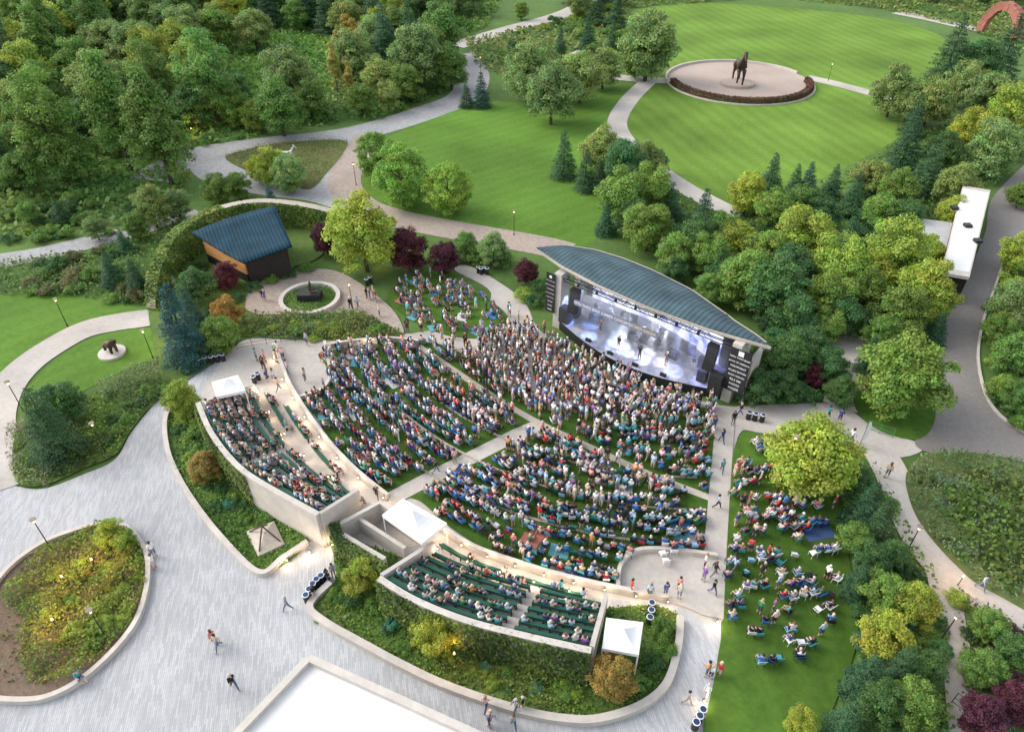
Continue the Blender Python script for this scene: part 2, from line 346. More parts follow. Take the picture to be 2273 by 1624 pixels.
def scatter(name,poly,dens,size,zmax,cols,label,up=.5,asp=1.0,clumpsc=.5,cat='ground cover',br=1.8):
    a=np.array([(p[0],p[1]) for p in poly]); mn,mx=a.min(0),a.max(0); n=int((mx[0]-mn[0])*(mx[1]-mn[1])*dens)
    X=rng.uniform(mn[0],mx[0],n); Y=rng.uniform(mn[1],mx[1],n); ins=np.zeros(n,bool); j=len(a)-1
    for i in range(len(a)):
        xi,yi=a[i];xj,yj=a[j]
        if yi!=yj: ins^=((yi>Y)!=(yj>Y))&(X<(xj-xi)*(Y-yi)/(yj-yi)+xi)
        j=i
    X,Y=X[ins],Y[ins]; n=len(X)
    hf=(np.sin(X*clumpsc*2.1+1.3*np.sin(Y*clumpsc))+np.sin(Y*clumpsc*2.7+1.7*np.sin(X*clumpsc*1.3)))*.25+.5
    Z=.1+zmax*np.clip(hf*.8+rng.uniform(-.3,.4,n),.02,1.2)
    C=np.stack([X,Y,Z],1); Nn=rng.normal(size=(n,3)); Nn[:,2]=np.abs(Nn[:,2])+up
    V,Fq=leafquads(C,Nn,rng.uniform(.6,1.4,n)*size,asp)
    cc=np.array(cols)*br; sel=np.clip(((np.sin(X*clumpsc*.9+2)+np.cos(Y*clumpsc*1.1+X*.2))*.25+.5)*len(cc)+rng.normal(size=n)*.5,0,len(cc)-1).astype(int)
    cl=cc[sel]*(1+.22*rng.normal(size=(n,1))); cl=np.clip(cl,.004,1)
    top(O(name,npmesh(name,V,Fq,[MLEAF2],col=np.repeat(cl,4,axis=0))),label,cat,kind='stuff')
# ---------------- GROUND
b=MB(); b.add([(-1500,-600,0),(1500,-600,0),(1500,2500,0),(-1500,2500,0)],[(0,1,2,3)]); top(O('ground',b.mesh('ground',MG)),'dark green vegetated ground under the park','ground',kind='structure')
S=sheet
S('meadow',[(490,90),(620,75),(735,85),(750,160),(700,215),(590,260),(510,210)],ML,'mown green clearing within the wood')
S('meadow',[(-100,470),(120,430),(380,410),(420,450),(330,500),(160,545),(-100,570)],MBED,'rough grass verge beside the wood')
midlawn=S('lawn',[(890,292),(1000,250),(1080,225),(1200,230),(1300,205),(1380,188),(1412,200),(1375,240),(1350,290),(1325,350),(1315,400),(1335,450),(1335,500),(1300,550),(1200,545),(1100,520),(950,480),(860,455),(795,420),(782,390),(800,340)],ML,'smooth mown lawn sloping between paths')
horselawn=S('lawn',[(1380,40),(1450,15),(1600,8),(1900,33),(2070,72),(2105,115),(2060,200),(2010,290),(1940,340),(1840,390),(1720,440),(1600,470),(1500,410),(1410,330),(1385,265),(1405,210),(1445,175),(1370,120)],ML2,'large striped mown lawn around a round plaza')
S('lawn',[(-120,662),(0,655),(140,652),(230,668),(335,690),(280,702),(200,714),(120,748),(50,792),(-10,850),(-120,900)],ML,'green lawn beside a curving path')
ellawn=S('lawn',[(45,885),(100,820),(160,775),(230,742),(340,726),(372,735),(352,790),(290,815),(200,860),(120,900),(60,912)],ML,'curved lawn around a bronze animal sculpture')
S('plaza',[(365,870),(335,905),(290,962),(255,1020),(180,1055),(100,1084),(40,1080),(-60,1060),(-300,1050),(-300,1750),(1560,1750),(1600,1560),(1600,1370),(1610,1250),(1300,1150),(900,900),(560,780)],MP,'wide plaza paved in light grey narrow pavers','plaza')
S('plaza',[(520,770),(600,745),(760,755),(950,735),(1040,715),(1090,650),(1010,600),(1040,590),(1110,628),(1165,672),(1200,735),(1300,800),(1450,860),(1600,900),(1720,898),(1860,898),(1940,948),(2050,990),(1990,1015),(1900,980),(1700,962),(1640,965),(1625,1100),(1605,1375),(1500,1345),(1350,1330),(1200,1310),(1000,1230),(940,1210),(800,1230),(740,1215),(690,1210),(560,1090),(450,930),(450,870)],MC,'pale concrete paving around the amphitheatre','plaza')
S('plaza',[(425,345),(520,318),(640,303),(770,285),(850,280),(800,340),(778,400),(800,450),(870,480),(800,490),(700,450),(560,430),(440,395)],MPR,'grey paved junction where park roads meet','plaza')
path('road',[(1345,-40),(1300,5),(1240,35),(1120,68),(1010,103)],5.5,MC,'pale winding park road through meadow')
path('road',[(1020,120),(1050,165),(1030,215),(960,245),(880,272),(790,296),(700,310),(560,325),(420,350),(330,400)],7,MPR,'grey paved road curving past the wood')
path('road',[(820,300),(780,360),(765,410),(800,455),(870,482),(950,500),(1060,520),(1200,545),(1260,560)],5.0,MPB,'paved brown path behind the lawn')
path('path',[(-80,590),(60,570),(160,548),(260,523),(350,495),(430,465)],4,MPR,'pale gravel path along the wood edge')
path('path',[(1150,190),(1260,185),(1350,172),(1430,178),(1500,180)],4,MC,'pale path leading to the round plaza')
path('path',[(1440,180),(1395,225),(1370,280),(1420,345),(1500,405),(1570,445),(1640,480)],3.6,MC,'pale curving path at the lawn edge')
path('path',[(1790,172),(1860,188),(1950,212),(2050,240)],3.5,MC,'pale path crossing the lawn')
path('path',[(1990,28),(2060,42),(2150,62),(2300,95)],5,MC,'pale path beyond the big lawn')
path('path',[(395,640),(380,680),(340,703),(270,714),(195,730),(130,762),(60,810),(12,865),(-12,930),(-10,1000),(0,1090)],3.6,MC,'pale concrete path curving between lawns')
isl=S('planting_bed',[(500,352),(540,335),(620,318),(760,312),(762,340),(725,385),(690,420),(640,410),(560,385)],MMEAD,'triangular island bed of tall brown grass','planting bed')
S('road',[(2330,330),(2210,430),(2185,520),(2135,640),(2098,720),(2078,820),(2062,930),(2030,985),(2090,1012),(2200,1012),(2330,1035),(2330,990),(2240,945),(2190,890),(2168,800),(2178,720),(2205,640),(2240,560),(2330,450)],MAS,'grey service road curving past trees','road')
kerb('thin pale kerb along service road',smooth(W([(2330,470),(2242,560),(2207,640),(2180,720),(2170,800),(2192,888),(2242,943),(2330,988)]),False,8),.12,.25,False,'road_kerb')
path('path',[(1790,700),(1850,745),(1910,790),(1900,850),(1880,910)],4.5,MC,'paved service path behind the stage')
path('path',[(1860,935),(1935,985),(1978,1050),(2010,1130),(2055,1215),(2120,1280),(2200,1335),(2330,1400)],3.0,MC,'pale concrete path around the rain garden')
path('path',[(2075,1240),(2100,1330),(2115,1420),(2130,1500),(2138,1580),(2150,1680)],2.0,MC,'narrow concrete path beside planting')
S('lawn',[(1900,870),(1990,860),(2060,870),(2075,930),(2040,975),(1960,960),(1905,920)],MLR,'small lawn at the foot of a big tree')
rain=S('planting_bed',[(2012,1050),(2060,1008),(2180,1008),(2290,1040),(2400,1100),(2400,1380),(2200,1315),(2120,1255),(2050,1175),(2018,1110)],MMEAD,'rain garden bed of ornamental grasses','planting bed')
S('plaza',[(540,655),(600,608),(700,598),(765,610),(840,660),(880,700),(895,742),(840,715),(780,700),(700,712),(560,695)],MPB,'brown paved circle around the fountain','plaza')
slawn=S('lawn',[(868,645),(920,607),(985,600),(1050,640),(1125,700),(1120,740),(1060,752),(980,742),(905,705),(862,672)],MLR,'small lawn full of seated concert goers')
lawnL=[(722,785),(830,765),(960,762),(1050,800),(1120,850),(1200,890),(1300,905),(1420,890),(1520,905),(1592,935),(1575,1238),(1500,1235),(1410,1228),(1375,1260),(1368,1305),(1250,1278),(1100,1230),(1000,1172),(930,1112),(870,1098),(800,1045),(740,985),(700,925),(672,885),(715,870),(735,840)]
amph=S('lawn',lawnL,MLA,'sloping amphitheatre lawn covered by the audience')
rl=[(1642,968),(1700,975),(1850,1090),(1885,1250),(1905,1350),(1895,1450),(1845,1580),(1800,1720),(1565,1720),(1590,1480),(1605,1375),(1612,1200),(1622,1050)]
rlawn=S('lawn',rl,MLR,'side lawn with scattered folding chairs'); LZ=ZC[0]
A1=path('aisle',[(862,1112),(960,1060),(1060,1010),(1150,965),(1205,942)],1.5,MC,'concrete aisle climbing through the lawn')
A2=path('aisle',[(930,770),(1010,825),(1080,872),(1150,915),(1205,945),(1300,990),(1450,1058),(1580,1108)],.7,MST,'curved stone aisle across the lawn')
A3=path('aisle',[(1610,925),(1604,1000),(1596,1100),(1585,1250),(1578,1370)],1.7,MC,'straight concrete aisle beside the lawn')
AISLES=[(A1,1.0),(A2,.4),(A3,1.1)]
S('plaza',[(1372,1312),(1378,1262),(1410,1232),(1480,1228),(1590,1240),(1600,1300),(1590,1370),(1500,1342)],MC,'round ended concrete terrace','plaza')
C0=Vector((15.8,73.0)); SC=Vector((13.0,56.5))
for R_ in(38.2,34.6,31.0):
    w_=[Vector((C0.x+R_*math.cos(t),C0.y+R_*math.sin(t))) for t in np.linspace(math.pi*1.0,math.pi*1.5,90)]
    run=[];lm=[Vector(p) for p in W(lawnL)]
    for p in w_+[Vector((999,999))]:
        if inpoly(p.x,p.y,lm): run.append(p)
        else:
            if len(run)>3: kerb('thin curved stone terrace edge in turf',run,.1,.2,False,'terrace_edge',MST)
            run=[]
pc=P(1640,183); rp=160/(F*(ST+(183-812)/F*CT)/H)
circ=[Vector((pc.x+rp*math.cos(t*.13090),pc.y+rp*1.0*math.sin(t*.13090))) for t in range(48)]
S('plaza',None,MGR,'round gravel plaza ringed by low wall','plaza',False,wpts=circ)
b=MB(); b.rbox(circ[3:25],.2,0,.6); top(O('low_wall',b.mesh('low_wall',MCW)),'low concrete wall curving behind round plaza','wall')
kerb('thin concrete kerb around the round plaza',circ[24:]+circ[:2],.15,.28,False)
def leafwall(name,cv,hw,z1,cols,label,dens=90,size=.16,cat='hedge',z0=0,sides=(1,-1),topd=True,br=1.6):
    C=[];Nn=[]
    z1=z1 if isinstance(z1,(list,tuple)) else [z1]*len(cv)
    for i in range(len(cv)-1):
        a,b2=Vector(cv[i]),Vector(cv[i+1]); L=(b2-a).length; d=(b2-a)/max(L,1e-6); nn=Vector((-d.y,d.x)); zh=(z1[i]+z1[i+1])/2
        for s in sides:
            for _ in range(int(L*(zh-z0)*dens)):
                t=random.random(); z=random.uniform(z0,zh); o=hw+random.gauss(0,.07)+.08*math.sin(z*3+i); p=a.lerp(b2,t)+nn*s*o
                C.append((p.x,p.y,z)); Nn.append((nn.x*s+random.gauss(0,.4),nn.y*s+random.gauss(0,.4),.4+random.gauss(0,.3)))
        if topd:
            for _ in range(int(L*2*hw*dens*1.5)):
                t=random.random(); p=a.lerp(b2,t)+nn*random.uniform(-hw,hw)*1.1; C.append((p.x,p.y,zh+random.gauss(.02,.07))); Nn.append((random.gauss(0,.4),random.gauss(0,.4),1))
    n=len(C); V,Fq=leafquads(np.array(C),np.array(Nn),rng.uniform(.6,1.4,n)*size)
    cc=np.array(cols)*br; X=np.array(C); sel=np.clip((np.sin(X[:,0]*1.1)+np.cos(X[:,1]*1.3+X[:,2]))*.25*len(cc)+len(cc)/2+rng.normal(size=n)*.6,0,len(cc)-1).astype(int)
    cl=np.clip(cc[sel]*(1+.25*rng.normal(size=(n,1))),.004,1)
    return npmesh(name,V,Fq,[MLEAF2],col=np.repeat(cl,4,axis=0))
def hedge(name,cv,hw,h,cols,label,dens=90,size=.16,cat='hedge'):
    me=leafwall(name,cv,hw,h,cols,label,dens,size)
    e=O(name,None); top(e,label,cat); O('foliage',me,e)
    b=MB(); b.rbox(cv,hw*.85,0,h*.93); O('branch_core',b.mesh('branch_core',MBED),e)
hc=[Vector((pc.x+(rp-1.0)*math.cos(t),pc.y+(rp-1.0)*math.sin(t))) for t in np.linspace(math.pi*1.02,math.pi*2.0,30)]
hedge('hedge',hc,.55,1.1,[(.10,.04,.03),(.07,.035,.025),(.11,.07,.035)],'reddish brown clipped hedge around round plaza',60,.22)
# ---------------- beds
GC=[(.05,.11,.02),(.09,.16,.03),(.13,.19,.035),(.06,.12,.03)]
lb=S('planting_bed',[(385,895),(368,940),(374,1000),(398,1062),(440,1130),(500,1205),(575,1275),(682,1208),(640,1130),(560,1090),(480,1000),(450,930),(440,880)],MBED,'planted slope at foot of ivy wall','planting bed',n=8)
kl=smooth(W([(392,888),(370,935),(374,1000),(398,1062),(440,1130),(500,1205),(577,1276),(630,1244),(684,1208)]),False,8)
kerb('pale concrete retaining kerb around planted slope',kl,.2,.5,False)
bb=S('planting_bed',[(690,1350),(720,1382),(800,1428),(900,1482),(1000,1528),(1150,1578),(1250,1598),(1330,1598),(1420,1568),(1475,1520),(1500,1440),(1505,1372),(1440,1345),(1300,1350),(1100,1300),(900,1240),(770,1200),(742,1235),(745,1290)],MBED,'long planted bed below the grandstand','planting bed')
kerb('long pale concrete kerb curving around planted bed',smooth(W([(735,1300),(690,1350),(720,1385),(800,1431),(900,1485),(1000,1531),(1150,1581),(1250,1601),(1330,1601),(1422,1571),(1478,1522),(1503,1442),(1508,1375)]),False,8),.25,.55,False)
isb=S('planting_bed',[(-40,1345),(20,1268),(90,1215),(160,1185),(235,1166),(285,1176),(325,1225),(331,1290),(312,1368),(270,1432),(200,1500),(130,1543),(60,1558),(-40,1545),(-120,1480),(-120,1400)],MMU,'oval island bed with mulch and groundcover','planting bed')
kerb('round pale concrete seat wall around island bed',isb,.17,.45)
def band(label,pts,m=MBED): return S('planting_bed',pts,m,label,'planting bed')
hb=band('dark hedge strip bordering the plaza',[(375,845),(378,870),(335,905),(290,960),(258,1010),(190,1040),(110,1075),(50,1080),(30,1040),(40,960),(110,905),(200,885),(300,850)])
S('planting_bed',[(540,712),(600,700),(700,700),(790,695),(840,715),(895,745),(840,758),(720,757),(600,752),(535,745)],MBED,'low planted bed behind fountain','planting bed')
S('planting_bed',[(330,690),(345,600),(420,520),(560,450),(700,470),(720,560),(640,600),(560,640),(540,700),(520,770),(440,830),(370,860),(350,790)],MBED,'planted bed around the small building','planting bed')
print('ZC',ZC[0],'LZ',LZ)
scatter('groundcover',lb,70,.16,.35,GC,'mixed green groundcover plants on the slope')
scatter('groundcover',bb,65,.16,.35,[(.04,.09,.018),(.06,.12,.02),(.09,.15,.025),(.10,.12,.03)],'mixed green groundcover in long bed')
scatter('groundcover',W([(5,1330),(50,1262),(110,1215),(180,1180),(240,1165),(292,1185),(325,1232),(328,1300),(306,1365),(262,1425),(195,1490),(140,1520),(70,1520),(40,1440),(55,1380)]),110,.15,.8,[(.10,.17,.03),(.15,.21,.03),(.17,.19,.035),(.12,.17,.03),(.19,.18,.04),(.11,.17,.03)],'bright yellow green groundcover in island bed',br=1.3,clumpsc=.9)
scatter('groundcover',W([(-60,1340),(60,1340),(60,1520),(-60,1530)]),14,.16,.4,[(.08,.10,.03),(.10,.12,.03)],'sparse low plants in island bed mulch',br=1.3,clumpsc=1.4)
scatter('groundcover',hb,45,.18,.6,[(.04,.065,.02),(.06,.11,.02),(.12,.2,.03),(.08,.08,.03)],'low hedge plants beside the plaza')
scatter('ornamental_grass',W([(215,860),(290,820),(352,795),(365,840),(300,862),(230,895)]),60,.25,.8,[(.13,.17,.08),(.17,.2,.11),(.10,.15,.06)],'pale green ornamental grass beside lawn',.0,asp=.3,br=1.5)
scatter('ornamental_grass',W([(20,950),(60,930),(60,1050),(130,1040),(110,1080),(40,1082),(18,1020)]),60,.25,.9,[(.2,.17,.12),(.17,.19,.12),(.26,.22,.16)],'straw coloured ornamental grass by the plaza',0,asp=.3,br=1.4)
scatter('ornamental_grass',isl,25,.3,.6,[(.12,.115,.045),(.09,.11,.035),(.14,.12,.055)],'tall brown prairie grass in island bed',0,asp=.3)
scatter('ornamental_grass',rain,30,.3,.8,[(.10,.17,.07),(.14,.20,.10),(.08,.14,.05)],'pale ornamental grass in the rain garden',0,asp=.4,br=1.4)
scatter('groundcover',W([(2090,1110),(2150,1050),(2400,1100),(2400,1360),(2210,1290),(2130,1210)]),26,.3,1.0,[(.09,.15,.025),(.07,.12,.02),(.10,.13,.03)],'darker green shrubs inside the rain garden',br=1.4)
scatter('groundcover',W([(540,712),(600,700),(700,700),(790,695),(840,715),(895,745),(840,758),(720,757),(600,752),(535,745)]),50,.2,1.0,[(.06,.12,.03),(.10,.14,.04),(.09,.10,.03)],'arching shrubs behind the fountain')
scatter('undergrowth',W([(-250,-60),(1150,-60),(1080,60),(990,110),(1000,200),(850,265),(640,290),(420,335),(400,440),(260,500),(-150,560)]),1.9,.75,.9,[(.045,.10,.02),(.065,.14,.026),(.08,.16,.03),(.11,.16,.035)],'dense green undergrowth beneath the wood',.6,clumpsc=.2)
scatter('undergrowth',W([(1030,90),(1240,50),(1340,10),(1400,-40),(2500,-40),(2500,200),(2130,60),(1950,20),(1700,-5),(1400,20),(1380,160),(1150,180),(1060,150)]),1.8,.7,.7,[(.06,.11,.02),(.10,.14,.035),(.13,.14,.04),(.06,.10,.02)],'rough meadow shrubs beyond the lawn',.6,clumpsc=.2)
scatter('undergrowth',W([(1480,420),(1600,480),(1850,400),(2020,300),(2200,250),(2330,300),(2200,420),(2120,640),(2060,750),(1900,760),(1780,700),(1600,600),(1350,520),(1320,420),(1380,350)]),3,.5,.6,[(.05,.09,.02),(.065,.12,.026),(.08,.14,.03)],'shady undergrowth behind the stage',.6,clumpsc=.3)
scatter('undergrowth',W([(1850,1000),(1950,1040),(2000,1150),(2060,1260),(2090,1340),(2110,1650),(1850,1650),(1905,1450),(1910,1350),(1885,1200)]),14,.25,.7,[(.045,.08,.02),(.065,.12,.026),(.09,.15,.03)],'dense shrubs bordering the side lawn',.6)
scatter('undergrowth',W([(2120,1300),(2200,1350),(2330,1420),(2330,1700),(2150,1700),(2130,1500)]),20,.2,.5,[(.06,.08,.03),(.06,.12,.025),(.10,.08,.04)],'mixed perennials beside narrow path',.6)
scatter('undergrowth',W([(-100,590),(150,565),(330,520),(400,490),(350,600),(330,680),(230,665),(0,655),(-100,655)]),10,.3,.6,[(.05,.10,.02),(.08,.14,.03),(.10,.12,.04)],'shrubby bank above the lawn',.6)
scatter('undergrowth',W([(2330,480),(2280,600),(2230,700),(2215,800),(2240,880),(2330,940)]),10,.3,.6,[(.05,.10,.02),(.10,.14,.03)],'roadside shrubs at the service road',.6)
# ---------------- STAGE
Lp=P(1240,722); Rp=P(1615,885); ex=(Rp-Lp).xy.normalized(); ang=math.atan2(ex.y,ex.x)
stg=O('stage_pavilion',None,None,(Lp.x,Lp.y,0),ang); top(stg,'concert stage pavilion with leaf shaped metal roof','stage')
def SP(me,name): return O(name,me,stg)
xs=np.linspace(-4.4,22.6,40); bx=[-4.4,-3.9,-3,0,3.5,7,12,17,20.5,22.6]; bz=[1.35,3.2,5.2,6.5,6.9,6.8,6.0,4.1,2.2,.7]
fx=[-4.4,0,5,11,17,22.6]; fz=[1.35,.1,-.6,-.8,-.4,.7]
V=[];Fq=[];NW=8
for i,x in enumerate(xs):
    y0=np.interp(x,fx,fz); y1=np.interp(x,bx,bz); zt=7.6-.6*(i/39)
    for j in range(NW+1):
        w=j/NW; V.append((x,y0+(y1-y0)*w,zt-.9*w*min(1,(y1-y0)/4)+.5*math.sin(math.pi*w)*min(1,(y1-y0)/5)))
for i in range(39):
    for j in range(NW): a=i*(NW+1)+j; Fq.append((a,a+NW+1,a+NW+2,a+1))
b=MB(); b.add(V,Fq); me=b.mesh('roof',[MRF],True)
roof=SP(me,'roof'); sm=roof.modifiers.new('thick','SOLIDIFY'); sm.thickness=.28; sm.offset=-1
b=MB(); b.rbox([Vector((x,np.interp(x,fx,fz)-.08)) for x in xs],.05,[7.36-.6*i/39 for i in range(40)],[7.64-.6*i/39 for i in range(40)]); SP(b.mesh('fascia',MST),'fascia')
b=MB(); b.rbox([Vector((x,np.interp(x,bx,bz)+.05)) for x in xs[1:-1]],.05,[6.5-.5*i/39 for i in range(1,39)],[(7.62-.6*i/39)-.9*min(1,(np.interp(xs[i],bx,bz)-np.interp(xs[i],fx,fz))/4) +.05 for i in range(1,39)]); SP(b.mesh('roof_edge',MST),'roof_edge')
front=[Vector((x,-2.6*math.sin(math.pi*max(0,min(1,(x+.2)/20.4)))-.3)) for x in np.linspace(-.2,20.2,24)]
b=MB(); b.prism(front+[Vector((20.2,1.5)),Vector((15.5,4.2)),Vector((10,5.8)),Vector((-.2,5.8))],0,1.1,1,0); SP(b.mesh('stage_platform',[MSTG,MBK]),'stage_platform')
rwc=[Vector((x,min(6.0,np.interp(x,bx,bz)-.6))) for x in np.linspace(-.2,20.0,24)]
b=MB(); b.rbox(rwc,.15,0,[6.2-.02*i for i in range(24)]); SP(b.mesh('rear_wall',MBK),'rear_wall')
m,nt,bs,o=newmat('haze_glow_backdrop'); g=nt.nodes.new('ShaderNodeTexCoord'); n=nt.nodes.new('ShaderNodeTexNoise'); n.inputs['Scale'].default_value=.6; n.inputs['Detail'].default_value=3
rr=nt.nodes.new('ShaderNodeValToRGB'); rr.color_ramp.elements[0].color=(.07,.10,.5,1); rr.color_ramp.elements[0].position=.36; rr.color_ramp.elements[1].color=(.8,.85,1,1); rr.color_ramp.elements[1].position=.6
nt.links.new(g.outputs['Object'],n.inputs[0]); nt.links.new(n.outputs[0],rr.inputs[0]); nt.links.new(rr.outputs[0],bs.inputs['Emission Color']); bs.inputs['Emission Strength'].default_value=1.9; bs.inputs['Base Color'].default_value=(.1,.1,.15,1)  # blue-white noise emission on the screen paints in the hazy stage light
b=MB(); b.rbox([p-Vector((0,.3)) for p in rwc[1:-3]],.06,1.15,5.2); SP(b.mesh('backdrop_screen',m),'backdrop_screen')
for x,y2 in((0,3.8),(20,1.9)):
    b=MB(); b.box(x,.2,3.4,.9,1.5,6.8); SP(b.mesh('pillar',MCW),'pillar')
    b=MB(); b.box(x,y2,3.1,.7,.9,6.2); SP(b.mesh('pillar',MCW),'pillar')
b=MB(); b.box(21.3,1.4,2.6,.35,2.4,5.2); SP(b.mesh('side_wall',MCW),'side_wall')
def textmesh(s,size,m,name='lettering'):
    cu=bpy.data.curves.new('t','FONT'); cu.body=s; cu.size=size; cu.align_x='CENTER'; cu.align_y='CENTER'; cu.offset=size*.015; ob=bpy.data.objects.new('t',cu); COL.objects.link(ob)
    bpy.context.view_layer.update(); me=bpy.data.meshes.new_from_object(ob.evaluated_get(bpy.context.evaluated_depsgraph_get())); bpy.data.objects.remove(ob)
    me.name=name; me.materials.clear(); me.materials.append(m)
    for v in me.vertices: v.co=Vector((v.co.x,0,v.co.y))
    return me
bn=O('stage_banner',None,stg,(7.6,-1.2,4.75),0,(.93,1,.93))
b=MB(); b.box(0,0,0,10.6,.05,.72); O('banner_cloth',b.mesh('banner_cloth',mat('navy_cloth',(.14,.16,.24),(.18,.2,.3))),bn)
O('lettering',textmesh('FIFTH THIRD BANK SUMMER CONCERTS',.5,MWT),bn,(-1.72,-.06,0),scale=(.80,1,1.0))
O('lettering',textmesh('AT MEIJER GARDENS',.5,MYT),bn,(3.45,-.06,0),scale=(.66,1,1.0))
def pillar_banner(x,w,zc,h):
    e=O('pillar_banner',None,stg,(x,-.75,zc)); b=MB(); b.box(0,0,0,w,.06,h); O('banner_cloth',b.mesh('banner_cloth',MBN),e)
    b=MB(); b.box(0,-.06,h*.42,w*.26,.02,w*.26); O('emblem',b.mesh('emblem',MWT),e)
    for k,(t,s) in enumerate([('FIFTH THIRD BANK',.11),('BANK OF AMERICA',.11),('WAYPOINT',.14),('ALLEN EDWIN',.13),('MUSIC FRIENDS',.11),('92.5 FM',.16),('RADIO',.16),('MEIJER',.17)]):
        me=textmesh(t,s*w/1.1*1.15,MWT); O('lettering',me,e,(0,-.05,h*(.31-.105*k)))
pillar_banner(-.75,1.15,4.3,4.8); pillar_banner(20.6,2.0,4.1,4.8)
b=MB()
for y in(-.3,.4,2.4,4.0):
    for z in(6.0,6.35): b.tube((.5,y,z),(17.0 if y>1 else 19.5,y,z),.05,.05,5)
    for k in range(33): x=.5+.5*k; b.tube((x,y,6.0 if k%2 else 6.35),(x+.5,y,6.35 if k%2 else 6.0),.025,.025,4)
SP(b.mesh('lighting_truss',MBK),'lighting_truss')
for x in(4,8,12,16):
    b=MB(); b.tube((x,-.3,6.2),(x,4.0 if x<16 else 3,6.2),.06,.06,5)
    SP(b.mesh('cross_truss',MBK),'cross_truss')
for y in(.4,2.4,4.0):
    for k in range(7):
        e=O('spotlight',None,stg,(2+2.3*k,y,5.75)); b=MB(); b.tube((0,0,.2),(0,-.1,-.15),.12,.17,8); O('housing',b.mesh('housing',MBK),e)
        b=MB(); b.tube((0,-.1,-.155),(0,-.104,-.17),.14,.14,8); O('lens',b.mesh('lens',MSTL),e)
for x0 in(2.2,17.8):
    b=MB()
    for k in range(9): b.box(x0,-.4-.02*k*k*.3,5.6-.3*k,1.0,.6,.305)
    SP(b.mesh('line_array_speaker',MBK),'line_array_speaker')
mh=bpy.data.materials.new('stage_haze'); mh.use_nodes=True; nt=mh.node_tree; nt.nodes.clear(); oo=nt.nodes.new('ShaderNodeOutputMaterial'); vs_=nt.nodes.new('ShaderNodeVolumeScatter'); vs_.inputs['Density'].default_value=.10; vs_.inputs['Color'].default_value=(.8,.87,1,1); vs_.inputs['Anisotropy'].default_value=.1; nt.links.new(vs_.outputs[0],oo.inputs['Volume'])
b=MB(); b.prism([Vector((.6,-1.0)),Vector((6,-1.1)),Vector((14,-1.1)),Vector((19.3,-.9)),Vector((19.3,1.6)),Vector((14,3.9)),Vector((9,5.4)),Vector((.6,5.4))],1.12,5.6); b.f.append(tuple(range(7,-1,-1))); b.m.append(0)
SP(b.mesh('haze',mh),'haze')
def localW(x,y,z=0): c,s=math.cos(ang),math.sin(ang); return Vector((Lp.x+x*c-y*s,Lp.y+x*s+y*c,z))
def amp(x,y,w,d,h,label,z=1.1):
    p=localW(x,y,z); b=MB(); b.box(0,0,h/2,w,d,h); b2=MB()
    for i in range(max(1,int(h/.5))): b2.tube((0,-d/2-.01,.28+.5*i),(0,-d/2-.03,.28+.5*i),min(w,.5)*.36,min(w,.5)*.36,12)
    thing('loudspeaker_cabinet',[('cabinet',b.mesh('cabinet',MBK)),('speaker_cone',b2.mesh('speaker_cone',MBN))],p,label,'loudspeaker','speakers on the stage',ang)
for x,y,w,d,h in[(1,-.2,1.2,1,1.8),(1.2,1.3,1,1,1.5),(18.6,.2,1.3,1,1.6),(19.0,-1.0,1.2,1,2.0),(17.3,-.3,.9,.8,1.3),(6,3.8,.8,.5,1.1),(7,3.9,.8,.5,1.1),(13.6,3.0,.8,.5,1.1),(14.5,2.8,.8,.5,1.1),(3.6,1.8,1.4,.7,.9),(8.6,1.4,1.2,.6,.8),(13.2,1.2,1.3,.6,.9),(16.4,1.6,.9,.6,1.2)]: amp(x,y,w,d,h,'black loudspeaker cabinet standing on the stage')
for x,y in[(5,-1.7),(8,-2.2),(11,-2.3),(14,-2.0)]:
    p=localW(x,y,1.1); b=MB(); b.add([(-.3,-.2,0),(.3,-.2,0),(.3,.2,0),(-.3,.2,0),(-.3,-.15,.35),(.3,-.15,.35),(.3,0,.35),(-.3,0,.35)],[(0,1,5,4),(1,2,6,5),(2,3,7,6),(3,0,4,7),(4,5,6,7)]); b2=MB(); b2.add([(-.24,.17,.06),(.24,.17,.06),(.24,.02,.33),(-.24,.02,.33)],[(0,1,2,3)])
    thing('stage_monitor',[('cabinet',b.mesh('cabinet',MBK)),('grille',b2.mesh('grille',MBN))],p,'black wedge monitor at the stage edge','loudspeaker','wedge monitors along the stage edge',ang)
dr=localW(10.5,2.6,1.1); b=MB(); b.box(0,0,.2,3,2.4,.4); c=MB(); c.tube((0,-.55,.75),(0,-.1,.75),.3,.3,16); c.tube((-.35,-.2,.95),(-.35,-.2,1.2),.17,.17,12); c.tube((.35,-.2,.95),(.35,-.2,1.2),.17,.17,12); c.tube((.65,.25,.45),(.65,.25,.85),.22,.22,12); c.tube((-.6,.2,.8),(-.6,.2,.95),.18,.18,12)
d=MB()
for x,y,z in((-.8,-.2,1.4),(.8,-.2,1.45),(-.95,.3,1.2)): d.tube((x,y,z),(x,y,z+.03),.26,.05,14); d.tube((x,y,.4),(x,y,z),.015,.015,5)
thing('drum_kit',[('riser',b.mesh('riser',MBK)),('drum_shell',c.mesh('drum_shell',MWP)),('cymbal',d.mesh('cymbal',mat('brass',(.6,.45,.15),metal=.9,rough=.3)))],dr,'white drum kit on a black riser','drum kit',None,ang)
